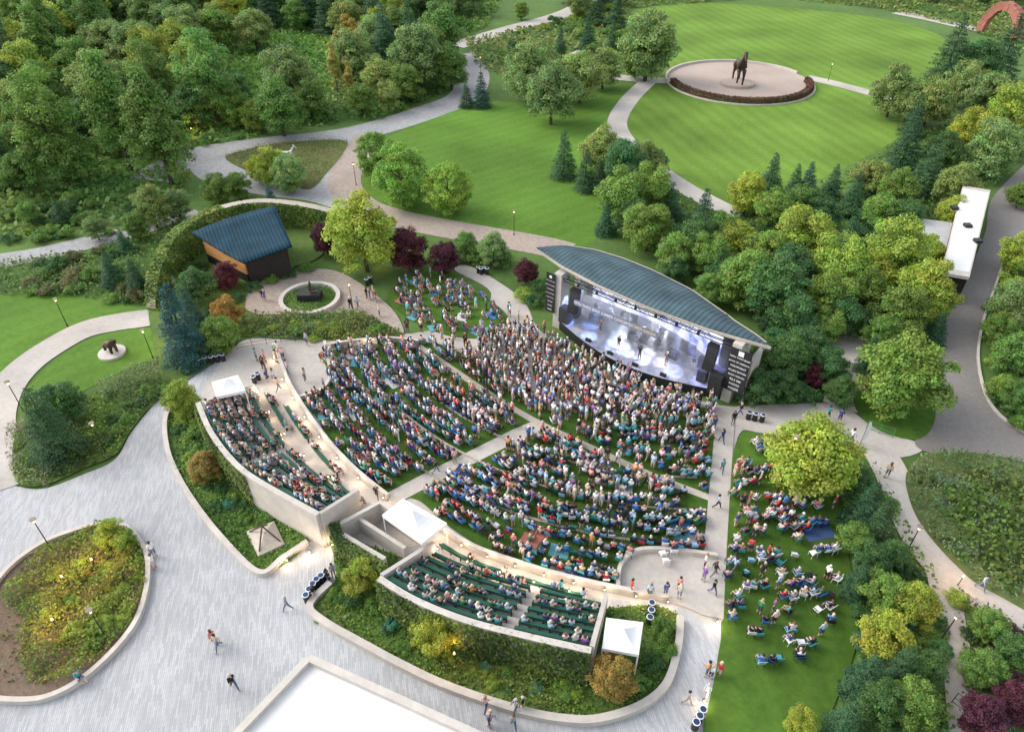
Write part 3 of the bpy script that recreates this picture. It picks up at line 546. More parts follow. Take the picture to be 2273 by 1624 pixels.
for i,(x,y,co,rx,ry) in enumerate([(2.5,1,(.25,.4,1),-.3,.3),(4.5,3,(.2,.35,1),-.4,.2),(6,.3,(.6,.75,1),-.1,-.3),(7.5,2.5,(.8,.88,1),-.3,.1),(9,0,(.6,.72,1),-.2,.3),(10.5,2,(1,.97,.95),-.4,-.1),(12,.3,(.85,.8,1),-.3,.2),(13.5,1.8,(.45,.5,1),-.5,-.2),(15,-.2,(.3,.35,1),-.1,-.5),(16.5,.8,(.35,.3,1),-.2,-.6),(11,-1,(.75,.8,1),0,.4),(5.5,-1,(.35,.5,1),0,.2),(15.5,.2,(.35,.45,1),.1,-.9),(3,.4,(.3,.4,1),0,.8),(8,-.4,(1,.95,.9),.05,-.05),(13,-.5,(1,.9,.95),.05,.05)]):
    l=bpy.data.lights.new('stage_light','SPOT'); l.energy=3600; l.color=co; l.spot_size=.42; l.spot_blend=.4; l.shadow_soft_size=.1
    q=O('stage_light',l,stg,(x,y,5.5)); q.rotation_euler=(rx,ry,0)
# ---------------- small building
e=O('garden_pavilion',None); top(e,'small pavilion with curved teal metal roof and cedar wall','building')
TL,TR,BRt,BL=P(425,515,4.1),P(612,456,5.4),P(648,545,4.6),P(540,583,3.4)
V=[];Fq=[]
for i in range(13):
    for j in range(9):
        u,w=i/12,j/8; p=TL.lerp(TR,u).lerp(BL.lerp(BRt,u),w); p=p.copy(); p.z-=.2*math.sin(math.pi*w)
        if w<.5: q=(TR-TL).xy.normalized(); p.x+=-q.y*.7*math.sin(math.pi*u)*(1-2*w); p.y+=q.x*.7*math.sin(math.pi*u)*(1-2*w)
        V.append(p)
for i in range(12):
    for j in range(8): a=i*9+j; Fq.append((a,a+1,a+10,a+9))
org=TL.copy(); org.z=0; ra=math.atan2((TR-TL).y,(TR-TL).x); Mi=Matrix.Rotation(-ra,3,'Z'); V=[Mi@(p-org) for p in V]
b=MB(); b.add(V,Fq); ro=O('roof',b.mesh('roof',[MRF2],True),e,org,ra); s=ro.modifiers.new('t','SOLIDIFY'); s.thickness=.22
cen=(TL+TR+BRt+BL)/4
def ins(p,k=.84): q=cen.lerp(p,k); return Vector((q.x,q.y))
wl=[ins(BL),ins(BRt),ins(TR),ins(TL)]
b=MB(); b.rbox([wl[0],wl[1],wl[2]],.12,0,[3.1,4.1,4.8]); O('dark_wall',b.mesh('dark_wall',MDK),e)
b=MB(); b.rbox([wl[3]+(wl[0]-wl[3])*.01,wl[0]+(wl[3]-wl[0])*.03],.11,1.3,[3.8,3.05]); O('cedar_wall',b.mesh('cedar_wall',MWD),e)
b=MB(); b.rbox([wl[3]+(wl[0]-wl[3])*.01,wl[0]+(wl[3]-wl[0])*.03],.13,0,1.3); O('base_wall',b.mesh('base_wall',MDK),e)
iv=smooth([P(u,v,z).xy for u,v,z in[(336,682,.5),(335,640,2.4),(350,590,3.4),(392,520,4.0),(470,468,4.2),(560,443,4.2),(650,444,4.0),(745,470,3.0)]],False,8)
n=len(iv); zt=[.4+3.9*math.sin(math.pi*.5*min(1,(i/n)/.45)) if i/n<.45 else 4.3-1.4*((i/n-.45)/.55)**2 for i in range(n)]
e=O('curved_garden_wall',None); top(e,'long curved concrete wall covered in ivy','wall')
b=MB(); b.rbox(iv,.6,0,zt,0,1); O('wall_body',b.mesh('wall_body',[MBED,MST]),e)
O('ivy',leafwall('ivy',iv,.63,[z-.05 for z in zt],[(.07,.12,.02),(.11,.17,.03),(.17,.19,.04)],'',80,.28,topd=False),e)
k6=int(n*.62)
O('ivy',leafwall('ivy',iv[:k6],.62,[z+.05 for z in zt][:k6],[(.09,.15,.03),(.13,.19,.04),(.18,.2,.05)],'',80,.28,sides=(),topd=True),e)
# ---------------- grandstands
SEATS=[]
def lerpc(a,b,t): return [p.lerp(q,t) for p,q in zip(a,b)]
def grandstand(label,front,back,n,zf,zb,gaps,prob):
    Mn=30; fr=resample(front,Mn); bk=resample(back,Mn); b=MB()
    zs=[zf+(zb-zf)*k/(n-1) for k in range(n)]; prev=0
    for k in range(n):
        A=lerpc(fr,bk,k/n); B=lerpc(fr,bk,(k+1)/n)
        vs=[];fs=[]
        for i in range(Mn): vs+=[(A[i].x,A[i].y,prev),(A[i].x,A[i].y,zs[k]),(B[i].x,B[i].y,zs[k])]
        for i in range(Mn-1): a=3*i; fs+=[(a,a+3,a+4,a+1),(a+1,a+4,a+5,a+2)]
        b.add(vs,fs,0)
        for i in(0,Mn-1): b.add([(A[i].x,A[i].y,0),(B[i].x,B[i].y,0),(B[i].x,B[i].y,zs[k]),(A[i].x,A[i].y,zs[k])],[(0,1,2,3)],0)
        prev=zs[k]
        cv=lerpc(fr,bk,(k+.55)/n); segs=[];lo=.02
        for g0,g1 in gaps+[(.985,1.1)]:
            segs.append((lo,g0)); lo=g1
        for s0,s1 in segs:
            i0,i1=s0*(Mn-1),s1*(Mn-1)
            if i1-i0<1.5: continue
            def at(t): i=int(min(t,Mn-1.001)); return cv[i].lerp(cv[i+1],t-i)
            seg=[at(i0+(i1-i0)*q/14) for q in range(15)]
            z=zs[k]; bm=MB(); bm.rbox(seg,.18,z+.4,z+.45); bk2=MB(); sh=[]
            for i,p in enumerate(seg):
                d=(seg[min(i+1,14)]-seg[max(i-1,0)]).normalized(); nn=Vector((-d.y,d.x)); 
                if nn.dot(SC-p)>0: nn=-nn
                sh.append(p+nn*.24)
            bk2.rbox(sh,.025,z+.5,z+.78); lg=MB()
            for i in range(0,15,2): lg.box(seg[i].x,seg[i].y,z+.2,.06,.3,.4); lg.tube((sh[i].x,sh[i].y,z),(sh[i].x,sh[i].y,z+.78),.02,.02,4)
            e=O('bench',None); top(e,'long green slatted bench curving along terrace','bench','green benches on the grandstand terraces')
            O('seat',bm.mesh('seat',MGB),e); O('backrest',bk2.mesh('backrest',MGB),e); O('leg',lg.mesh('leg',MBK),e)
            L=sum((p-q).length for p,q in zip(seg,seg[1:])); m=int(L/.56)
            for q in range(m):
                t=(q+.5)/m*14; i=int(t)
                dens=prob*(1.0 if k>=2 else .6)
                if math.sin(q*.55+k*2.3+s0*9)*.4+random.random()<dens*1.3-.15: p=seg[i].lerp(seg[min(i+1,14)],t-i); SEATS.append((p.x,p.y,z+.0,'bench'))
    top(O('seating_terrace',b.mesh('seating_terrace',MC)),label,'grandstand')
    return fr,bk
gL_f=smooth([P(u,v,1.0).xy for u,v in[(565,868),(595,925),(645,990),(705,1048),(785,1108)]],False,6)
gL_b=smooth([P(u,v,3.0).xy for u,v in[(452,905),(478,965),(522,1025),(575,1070),(716,1150)]],False,6)
f1,b1=grandstand('concrete stepped grandstand with green benches',gL_f,gL_b,6,.8,2.9,[(.47,.53),],.70)
gB_f=smooth([P(u,v,1.0).xy for u,v in[(965,1222),(1050,1258),(1150,1288),(1240,1312),(1342,1336)]],False,6)
gB_b=smooth([P(u,v,3.0).xy for u,v in[(850,1290),(930,1338),(1040,1382),(1170,1416),(1312,1448)]],False,6)
f2,b2=grandstand('broad concrete grandstand with green benches',gB_f,gB_b,7,.8,2.9,[(.60,.66)],.5)
wL=smooth([P(u,v,.0).xy for u,v in[(612,772),(640,850),(668,900),(705,955),(745,1005),(800,1060),(862,1110)]],False,8)
wB=smooth([P(u,v,.0).xy for u,v in[(985,1182),(1050,1222),(1150,1258),(1250,1288),(1370,1315),(1480,1335)]],False,8)
def offs(cv,d):
    out=[]
    for i,p in enumerate(cv):
        t=(cv[min(i+1,len(cv)-1)]-cv[max(i-1,0)]).normalized(); nn=Vector((-t.y,t.x))
        if nn.dot(SC-p)<0: nn=-nn
        out.append(p-nn*d)
    return out
for cv,a0,a1 in[(offs(wL,1.3),.42,.62),(offs(wL,1.3),.66,.8),(offs(wL,2.3),.30,.5),(offs(wL,2.0),.82,.95),(offs(wB,1.2),.06,.36),(offs(wB,1.2),.42,.68)]:
    q=resample(cv,41)[int(a0*40):int(a1*40)+1]; bm=MB(); bm.rbox(q,.18,.5,.55); bk2=MB(); sh=offs(q,.24); bk2.rbox(sh,.025,.6,.9); lg=MB()
    for p in q[::2]: lg.box(p.x,p.y,.25,.08,.25,.5)
    e=O('bench',None); top(e,'green slatted bench behind low retaining wall','bench','green benches on the grandstand terraces'); O('seat',bm.mesh('seat',MGB),e); O('backrest',bk2.mesh('backrest',MGB),e); O('leg',lg.mesh('leg',MBK),e)
    m=int(sum((x-y).length for x,y in zip(q,q[1:]))/.6); qq=resample(q,max(m,2))
    for p in qq:
        if random.random()<.35: SEATS.append((p.x,p.y,.1,'bench'))
kerb('curved low concrete retaining wall above the lawn',wL,.16,.75,False,'retaining_wall',MCW,cat='wall')
kerb('curved low concrete retaining wall below the benches',wB,.16,.75,False,'retaining_wall',MCW,cat='wall')
kerb('rounded low concrete wall around the terrace',smooth(W([(1370,1312),(1376,1262),(1410,1230),(1480,1226),(1590,1240)]),False,8),.15,.6,False,'retaining_wall',MCW,cat='wall')
kerb('rounded low concrete wall at upper terrace',smooth(W([(722,765),(728,800),(735,840),(715,872),(668,888)]),False,8),.15,.6,False,'retaining_wall',MCW,cat='wall')
kerb('low concrete wall topped by railing behind the lawn',smooth(W([(735,772),(800,762),(870,758),(930,765)]),False,8),.12,.6,False,'retaining_wall',MCW,cat='wall')
def backwall(label,cv,z1,ivy,conc=None):
    e=O('grandstand_rear_wall',None); top(e,label,'wall')
    o=offs(cv,.3); b=MB(); b.rbox(o,.22,0,z1,0); O('wall_body',b.mesh('wall_body',[MCW]),e)
    if ivy:
        O('ivy',leafwall('ivy',offs(cv,.45),.2,z1-.02,[(.035,.06,.014),(.055,.09,.02),(.08,.12,.03),(.11,.15,.03)],'',130,.17,topd=False),e)
Lb=resample(gL_b,40); Bb=resample(gB_b,40)
backwall('tall curved rear wall draped in dark ivy',Lb[:24],3.8,True)
backwall('pale concrete rear wall of grandstand',Lb[23:],3.8,False)
backwall('long curved rear wall draped in dark ivy',Bb,3.8,True)
def straightwall(label,a,b_,z0,z1,hw=.16,m=MCW,name='concrete_wall'):
    b=MB(); b.rbox([a,b_],hw,z0,z1); top(O(name,b.mesh(name,m)),label,'wall')
straightwall('pale concrete end wall of grandstand',Lb[-1]+(Lb[-1]-f1[-1])*.04,f1[-1]*1.0+Vector((.4,.3)),0,[3.8,1.9])
straightwall('pale concrete end wall beside seats',Bb[-1],f2[-1]+Vector((.1,.2)),0,[3.8,1.8])
straightwall('pale concrete end wall beside seats',Bb[0],f2[0]+Vector((-.1,.2)),0,[3.8,1.8])
straightwall('pale concrete end wall by tent',Lb[0]+Vector((0,.2)),f1[0]+Vector((0,.2)),0,[3.6,1.8])
bo=W([(750,1205),(850,1150),(945,1215),(860,1275)])
b=MB(); b.rbox([bo[0],bo[1],bo[2]],.18,0,2.0); top(O('booth_wall',b.mesh('booth_wall',MCW)),'pale concrete wall enclosing the sound booth','wall')
b=MB(); b.rbox([bo[0]+Vector((0.2,-.3)),bo[3]],.18,0,1.95); top(O('booth_wall',b.mesh('booth_wall',MCW)),'pale concrete wall enclosing the sound booth','wall')
b=MB(); b.rbox([bo[0].lerp(bo[1],.5),bo[3].lerp(bo[2],.5)],.15,0,1.6); top(O('booth_wall',b.mesh('booth_wall',MCW)),'pale concrete wall dividing the sound booth','wall')
iq=[P(750,1200).xy,P(762,1240).xy,P(840,1290).xy,P(858,1300).xy]
hedge('ivy_hedge',iq,.35,2.2,[(.03,.06,.015),(.06,.09,.02),(.09,.13,.03)],'ivy covered wall beside the entrance',110,.16)
def railing(cv,h,m,name,label,cat,step=1):
    q=resample(cv,max(3,int(sum((a-b).length for a,b in zip(cv,cv[1:]))/1.2))); e=O(name,None); top(e,label,cat)
    b=MB()
    for a,c in zip(q,q[1:]):
        for z in(h,h*.55,h*.2): b.tube((a.x,a.y,z),(c.x,c.y,z),.02,.02,4)
    O('rail',b.mesh('rail',m),e)
    for a in q:
        b=MB(); b.tube((a.x,a.y,0),(a.x,a.y,h),.025,.025,5); O('post',b.mesh('post',m),e)
MGF=mat('green_paint',(.03,.3,.12),(.03,.25,.1))
railing(smooth(W([(528,775),(600,764),(680,756),(750,752)]),False,6),1.1,MBK,'guard_rail','thin dark metal guard rail along terrace','railing')
railing(W([(1922,952),(1950,962),(1980,972)]),1.1,MGF,'crowd_barrier','green metal crowd barrier by path','barrier')
railing(W([(2110,1560),(2160,1600),(2230,1640)]),1.3,MBK,'metal_fence','dark metal fence beside narrow path','fence')
fp=P(1905,995); b=MB(); b.tube((0,0,0),(0,0,3.2),.025,.015,6); c=MB(); c.add([(.03,0,.8),(.55,0,1.1),(.6,0,2.4),(.35,0,3.1),(.03,0,3.2)],[(0,1,2,3,4)])
thing('feather_flag',[('pole',b.mesh('pole',MBK)),('flag',c.mesh('flag',MWP))],(fp.x,fp.y,0),'white feather flag beside the concrete path','flag',None,.4)
def tent(corners,z,peak,label):
    c=[P(u,v,z) for u,v in corners]; o=sum(c,Vector())/4; o.z=0
    L=[p-o for p in c]; ap=Vector((0,0,z+peak)); b=MB(); n=6
    for i in range(4):
        a,bb_=L[i],L[(i+1)%4]; vs=[];fs=[]
        for j in range(n+1):
            t=j/n; q0=a.lerp(ap,t);q1=bb_.lerp(ap,t); q0.z-=.25*peak*math.sin(math.pi*t); q1.z-=.25*peak*math.sin(math.pi*t); vs+=[q0,q1]
        for j in range(n): fs.append((2*j,2*j+1,2*j+3,2*j+2))
        b.add(vs,fs); b.add([a,bb_,bb_-Vector((0,0,.3)),a-Vector((0,0,.3))],[(0,1,2,3)])
    e=O('canopy_tent',None,None,o); top(e,label,'tent','white canopy tents'); O('canopy',b.mesh('canopy',MTENT),e)
    for p in L:
        lg=MB(); q=p*.97; lg.tube((q.x,q.y,0),(q.x,q.y,z),.05,.05,6); O('leg',lg.mesh('leg',MWP),e)
    return o
tent([(848,1142),(895,1106),(992,1160),(937,1205)],3.2,1.1,'large white canopy tent over the sound booth')
tent([(470,848),(528,832),(545,866),(480,880)],3.9,.8,'white canopy tent at top of grandstand')
tent([(1346,1370),(1428,1380),(1418,1452),(1336,1438)],3.0,.8,'square white canopy tent beside grandstand')
A=P(685,1458,5); B=P(1060,1628,5); D=P(522,1628,5); Bq=A+(B-A)*1.3; Dq=A+(D-A)*1.6; Cq=Bq+(Dq-A)
e=O('white_building',None); top(e,'flat roofed white building with raised parapet','building')
poly=[A.xy,Bq.xy,Cq.xy,Dq.xy]; b=MB(); b.prism(poly,0,4.6); O('wall',b.mesh('wall',MCW),e)
b=MB()
for i in range(4): b.rbox([poly[i],poly[(i+1)%4]],.22,4.3,5.0+.004*i)
O('parapet',b.mesh('parapet',MCW),e)
b=MB(); b.add([(p[0],p[1],4.62) for p in poly],[(0,1,2,3)]); O('roof_membrane',b.mesh('roof_membrane',MWH),e)
e=O('white_service_building',None); top(e,'long white flat roofed service building beside road','building')
q=[P(2138,415,4).xy,P(2197,425,4).xy,P(2152,610,4).xy,P(2092,600,4).xy]; b=MB(); b.prism(q,0,3.6); O('wall',b.mesh('wall',MDK),e)
ctr=sum(q,Vector((0,0)))/4; b=MB(); b.prism([ctr+(p-ctr)*1.04 for p in q],3.62,4.0); O('roof_edge',b.mesh('roof_edge',MCW),e)
b=MB(); b.prism([ctr+(p-ctr)*.95 for p in q],4.0,4.03); O('roof',b.mesh('roof',MWH),e)
q=[P(2040,478,3).xy,P(2118,488,3).xy,P(2106,545,3).xy,P(2060,545,3).xy]; b=MB(); b.prism(q,0,2.6); O('low_wing',b.mesh('low_wing',MWG),e)
for dx,dy in((0,0),(.8,5),(-.8,-4)):
    b=MB(); b.box(ctr.x+dx,ctr.y+dy,4.2,.8,.8,.34); O('roof_vent',b.mesh('roof_vent',MBK),e)
hp=P(1283,125,3); b=MB(); b.box(0,0,1.3,4,3.4,2.6); b2=MB(); b2.add([(-2.6,-2.2,2.6),(2.6,-2.2,2.6),(2.6,2.2,2.6),(-2.6,2.2,2.6),(0,0,4.3)],[(0,1,4),(1,2,4),(2,3,4),(3,0,4),(3,2,1,0)])
thing('garden_shelter',[('wall',b.mesh('wall',MDK)),('roof',b2.mesh('roof',MST))],(hp.x,hp.y,0),'small shelter with pale pyramid roof among trees','shelter')
# ---------------- street furniture
def lampproto(h):
    b=MB(); b.tube((0,0,0),(0,0,.3),.08,.07,8); b.tube((0,0,.3),(0,0,h),.045,.035,8); c=MB(); c.tube((0,0,h-.05),(0,0,h+.1),.1,.24,12); c.tube((0,0,h+.1),(0,0,h+.14),.25,.22,12); d=MB(); d.tube((0,0,h-.2),(0,0,h-.06),.07,.1,8)
    return [('post',b.mesh('post',MBK)),('lamp_shade',c.mesh('lamp_shade',MGLO)),('lamp_bulb',d.mesh('lamp_bulb',MGL))]
LA=lampproto(3.5); LT=lampproto(6.5)
for u,v,t in[(150,724,0),(52,912,0),(784,688,0),(115,1220,0),(2006,1236,0),(2080,1432,0),(1141,522,0),(791,412,0),(1067,165,0),(240,1420,0),(235,1005,0),(1725,1095,1),(1838,180,0),(340,795,0)]:
    p=P(u,v); e=thing('street_lamp',LT if t else LA,p,'black park lamp post with round warm lamp','street lamp','lamp posts along the paths')
    if not t:
        l=bpy.data.lights.new('lamp','POINT'); l.energy=80; l.color=(1,.6,.28); l.shadow_soft_size=.12; O('lamp_light',l,e,(0,0,3.2))
b=MB(); b.tube((0,0,0),(0,0,.85),.22,.24,14); c=MB(); c.tube((0,0,.85),(0,0,.9),.26,.25,14); d=MB(); d.tube((0,0,.901),(0,0,.915),.2,.2,12)
BP=[('bin_body',b.mesh('bin_body',MBK)),('bin_rim',c.mesh('bin_rim',MWP)),('bin_opening',d.mesh('bin_opening',mat('dark_blue_liner',(.02,.05,.12))))]
for u,v in[(1062,606),(1068,609),(1074,606),(1081,609),(445,812),(458,808),(472,806),(484,803),(497,801),(683,1335),(690,1322),(698,1310),(706,1300),(716,1292),(727,1284),(1660,930),(1674,933),(1690,936),(1444,1352),(1443,1368),(1440,1384),(1556,1588),(1549,1602),(1541,1616),(566,850),(575,843),(823,628),(815,633)]:
    thing('trash_bin',BP,P(u,v),'black litter bin with white rim and liner','bin','litter bins around the venue')
wm=MB(); wm.box(0,0,.15,.16,.1,.26); wmm=wm.mesh('light_housing',MBK); wg=MB(); wg.box(0,-.06,.15,.1,.02,.12); wgm=wg.mesh('light_lens',MGL)
lp=[(p,.9) for p in resample(offs(wL,.45),9)[2:]]+[(p,.9) for p in resample(offs(wB,.45),9)]+[(p,1.1) for p in resample(offs(f1,-.35),6)]+[(p,1.1) for p in resample(offs(f2,-.35),6)]
lp+=[(P(u,v).xy,.6) for u,v in[(640,1250),(690,1232),(740,1215),(560,870),(610,800),(1590,1385),(1560,1560),(755,762),(820,765),(870,772)]]
for p,z in lp:
    e=thing('path_light',[('light_housing',wmm),('light_lens',wgm)],(p.x,p.y,z-.3),'small lit path light by low wall','path light','small lit path lights'); l=bpy.data.lights.new('glow','POINT'); l.energy=60; l.color=(1,.72,.48); l.shadow_soft_size=.1; O('lamp_glow',l,e,(0,-.2,.35))
gm=MB(); gm.tube((0,0,0),(0,0,1.1),.03,.03,6); g2=MB(); g2.tube((0,0,1.1),(0,0,1.28),.07,.05,8); gmm=[('stake',gm.mesh('stake',MBK)),('light_lens',g2.mesh('light_lens',MGL))]
for u,v,en in[(130,1395,300),(215,1262,260),(150,1300,180),(392,775,220),(428,300,400),(505,690,160),(850,590,160),(2125,1300,130),(1010,1470,80)]:
    p=P(u,v); e=thing('garden_light',gmm,(p.x,p.y,0),'small warm garden light among the plants','garden light','warm garden lights in the planting'); l=bpy.data.lights.new('glow','POINT'); l.energy=en; l.color=(1,.55,.2); l.shadow_soft_size=.15; O('lamp_glow',l,e,(0,0,1.9))
# ---------------- skin figures
def skinmesh(name,J,E,sub,mats,tags=None,root=0):
    me=bpy.data.meshes.new(name); me.from_pydata([j[0] for j in J],[(a,b) for a,b,*_ in E],[]); ob=bpy.data.objects.new(name,me); COL.objects.link(ob)
    ob.modifiers.new('s','SKIN')
    for i,j in enumerate(J):
        r=j[1]; me.skin_vertices[0].data[i].radius=(r,r) if not isinstance(r,tuple) else r; me.skin_vertices[0].data[i].use_root=(i==root)
    if sub: m=ob.modifiers.new('d','SUBSURF'); m.levels=sub
    bpy.context.view_layer.update(); out=bpy.data.meshes.new_from_object(ob.evaluated_get(bpy.context.evaluated_depsgraph_get())); bpy.data.objects.remove(ob); out.name=name
    out.materials.clear()
    for m in mats: out.materials.append(m)
    for p in out.polygons:
        c=p.center; best=0
        if E and len(E[0])>2:
            bd=9
            for a,b_,t in E:
                A_,B_=Vector(J[a][0]),Vector(J[b_][0]); d=dseg(c,A_,B_)-.5*(J[a][1] if not isinstance(J[a][1],tuple) else J[a][1][0])
                if d<bd: bd=d;best=t
        p.material_index=best; p.use_smooth=bool(sub)
    return out
SKN,SHT,PNT,SHO,HAI=0,1,2,3,4
def person_joints(pose):
    if pose in('stand','up','walk','drink'):
        J=[((0,0,.95),(.145,.11)),((0,0,1.14),(.135,.1)),((0,0,1.35),(.16,.11)),((0,0,1.49),.06),((0,-.02,1.60),.095),((0,-.01,1.68),.075)]
        arms={'stand':[((.21,.02,1.14),(.23,-.08,.9)),((.21,.02,1.14),(.23,-.08,.9))],'up':[((.26,-.08,1.62),(.2,-.12,1.88)),((.25,-.1,1.6),(.18,-.14,1.85))],
              'walk':[((.21,.12,1.15),(.22,.1,.9)),((.21,-.1,1.15),(.22,-.24,.95))],'drink':[((.22,-.05,1.15),(.12,-.26,1.3)),((.21,.02,1.14),(.23,-.08,.9))]}[pose]
        legs={'walk':[((.09,-.2,.52),(.09,-.3,.1),(.09,-.44,.06)),((.09,.1,.5),(.09,.38,.14),(.09,.3,.04))]}.get(pose,[((.1,-.02,.5),(.11,.02,.09),(.12,-.13,.04))]*2)
        hip=.9;sh=1.41
    elif pose=='sit':
        J=[((0,.02,.53),(.15,.12)),((0,.05,.72),(.135,.1)),((0,.06,.93),(.16,.11)),((0,.04,1.07),.06),((0,.01,1.18),.095),((0,.02,1.26),.075)]
        arms=[((.22,-.02,.74),(.16,-.27,.66)),((.22,.0,.74),(.14,-.25,.64))]; legs=[((.12,-.42,.54),(.12,-.46,.1),(.13,-.6,.05)),((.13,-.42,.54),(.14,-.40,.1),(.15,-.54,.05))]; hip=.5;sh=.99
    else:
        J=[((0,.05,.15),(.15,.12)),((0,.1,.34),(.135,.1)),((0,.1,.55),(.16,.11)),((0,.07,.69),.06),((0,.04,.8),.095),((0,.05,.88),.075)]
        arms=[((.25,.15,.38),(.25,.3,.1)),((.22,-.05,.4),(.14,-.28,.36))]; legs=[((.15,-.36,.34),(.12,-.66,.09),(.12,-.78,.07)),((.2,-.36,.2),(.1,-.55,.08),(.02,-.66,.07))]; hip=.13;sh=.61
    ty=J[2][0][1]; hy=J[0][0][1]
    E=[(0,1,SHT),(1,2,SHT),(2,3,SKN),(3,4,SKN),(4,5,HAI)]
    for k,s in enumerate((1,-1)):
        b=len(J); el,wr=arms[k]; J+=[((s*.17,ty,sh),.062),((s*el[0],el[1],el[2]),.046),((s*wr[0],wr[1],wr[2]),.033),((s*wr[0],wr[1]+(wr[1]-el[1])*.25,wr[2]+(wr[2]-el[2])*.28),.036)]
        E+=[(2,b,SHT),(b,b+1,SHT),(b+1,b+2,SKN),(b+2,b+3,SKN)]
        b=len(J); kn,an,to=legs[k]; J+=[((s*.09,hy-.01,hip),.095),((s*kn[0],kn[1],kn[2]),.068),((s*an[0],an[1],an[2]),.045),((s*to[0],to[1],to[2]),.042)]
        E+=[(0,b,PNT),(b,b+1,PNT),(b+1,b+2,SKN if pose!='walk' else PNT),(b+2,b+3,SHO)]
    return J,E
PM=[MSK,MSH,MPT,MSHOE,MHR]; HI={};LO={};HAIR={}
for ps in('stand','up','walk','drink','sit','ground'):
    J,E=person_joints(ps); HI[ps]=skinmesh('person_body',J,E,1,PM); lo=skinmesh('person_low',J,E,0,PM); lo.calc_loop_triangles()
    n=len(lo.vertices); V=np.zeros(n*3,dtype=np.float32); lo.vertices.foreach_get('co',V); T=np.array([t.vertices[:] for t in lo.loop_triangles]); MI=np.array([t.material_index for t in lo.loop_triangles])
    hd=J[4][0]
    cap=MB(); cap.ell((hd[0],hd[1]+.02,hd[2]+.035),(.105,.115,.10),7,4)
    cm=cap.mesh('c',MHR); cm.calc_loop_triangles(); cv=np.array([v.co[:] for v in cm.vertices]); ctt=np.array([t.vertices[:] for t in cm.loop_triangles])
    cc=cv[ctt].mean(1); keep=(cc[:,1]>hd[1]-.03)|(cc[:,2]>hd[2]+.06); ctt=ctt[keep]
    V=np.concatenate([V.reshape(-1,3),cv]); T=np.concatenate([T,ctt+n]); MI=np.concatenate([MI,np.full(len(ctt),HAI)]); LO[ps]=(V,T,MI)
    for st,ln in(('short',0),('long',.16)):
        h=MB(); h.ell((hd[0],hd[1]+.018,hd[2]+.03),(.11,.122,.11),12,8)
        if ln: h.ell((hd[0],hd[1]+.085,hd[2]-.07),(.10,.05,.15),10,6)
        hm=h.mesh('hair',MHR,True); bm=bmesh.new(); bm.from_mesh(hm); bmesh.ops.delete(bm,geom=[f for f in bm.faces if f.calc_center_median().y<hd[1]-.04 and f.calc_center_median().z<hd[2]+.06],context='FACES'); bm.to_mesh(hm); bm.free(); HAIR[ps,st]=hm
SHIRTS=[('white',(.7,.7,.7),22),('pale blue',(.32,.46,.62),11),('navy blue',(.04,.07,.18),11),('black',(.018,.018,.02),13),('red',(.48,.035,.04),7),('coral pink',(.6,.22,.2),7),('grey',(.32,.33,.35),10),('teal',(.05,.3,.32),7),('green',(.05,.22,.09),4),('tan',(.5,.38,.28),8),('blue',(.05,.17,.45),6),('orange',(.55,.23,.06),1),('purple',(.2,.08,.32),3),('light pink',(.65,.45,.45),8)]
SW=[s[2] for s in SHIRTS]
PCOL=np.array([(.04,.055,.11),(.02,.02,.022),(.35,.29,.2),(.12,.16,.25),(.15,.15,.15),(.55,.53,.5),(.07,.1,.2)]); SKC=np.array([(.55,.34,.25),(.48,.28,.2),(.58,.38,.29),(.28,.15,.09)]); HC=np.array([(.03,.018,.01),(.1,.055,.025),(.32,.22,.1),(.4,.38,.35),(.02,.015,.012),(.65,.62,.6)])
CH=[];PEOPLE=[]
def face(x,y,tx=None): t=tx or SC; return math.atan2(t[1]-y,t[0]-x)+math.pi/2
def addp(x,y,z,rot,pose,sup='the lawn'): PEOPLE.append((x,y,z,rot,pose,random.uniform(.92,1.07),sup))
for x,y,z,_ in SEATS: addp(x,y,z,face(x,y)+random.gauss(0,.2),'sit','a green bench')
def nearaisle(p):
    for cv,w in AISLES:
        for a,b_ in zip(cv[::3],cv[3::3]):
            if dseg(p,a,b_)<w: return True
    return False
stand_poly=W([(1020,800),(1060,755),(1180,735),(1250,772),(1340,815),(1450,868),(1590,905),(1590,965),(1480,955),(1350,945),(1200,935),(1100,870)])
am=[Vector(p) for p in W(lawnL)]
for R in np.arange(10,45,.62):
    for t in np.arange(math.pi*.95,math.pi*1.62,.62/R):
        x=C0.x+R*math.cos(t)+random.gauss(0,.2); y=C0.y+R*math.sin(t)+random.gauss(0,.2)
        if inpoly(x,y,stand_poly) and random.random()<.86: addp(x,y,LZ,face(x,y)+random.gauss(0,.35),random.choice(['stand','stand','stand','drink','up'] if random.random()<.6 else ['stand','drink']))
for R in np.arange(20,46,1.02):
    t=math.pi*.93+random.random()*.02; drift=random.uniform(0,6.28)
    while t<math.pi*1.62:
        t+=random.uniform(.48,.66)/R
        if random.random()<.035: t+=random.uniform(.5,1.4)/R
        wob=.22*math.sin(t*R*.25+drift)
        x=C0.x+(R+wob+random.gauss(0,.12))*math.cos(t); y=C0.y+(R+wob+random.gauss(0,.12))*math.sin(t)
        if not inpoly(x,y,am) or inpoly(x,y,stand_poly): continue
        v=Vector((x,y))
        if nearaisle(v): continue
        rot=face(x,y)+random.gauss(0,.22); r=random.random(); fr=math.hypot(x-SC.x,y-SC.y)<19
        if r<(.45 if fr else .70): addp(x,y,LZ,rot,'sit','a folding chair'); CH.append((x,y,LZ,rot,'camp'))
        elif r<(.50 if fr else .76): CH.append((x,y,LZ,rot,'camp'))
        elif r<(.88 if fr else .86): addp(x,y,LZ,rot+random.gauss(0,.8),random.choice(['stand','walk','drink','stand']))
        elif r<.93: addp(x,y,LZ+.01,rot,'ground','the grass')
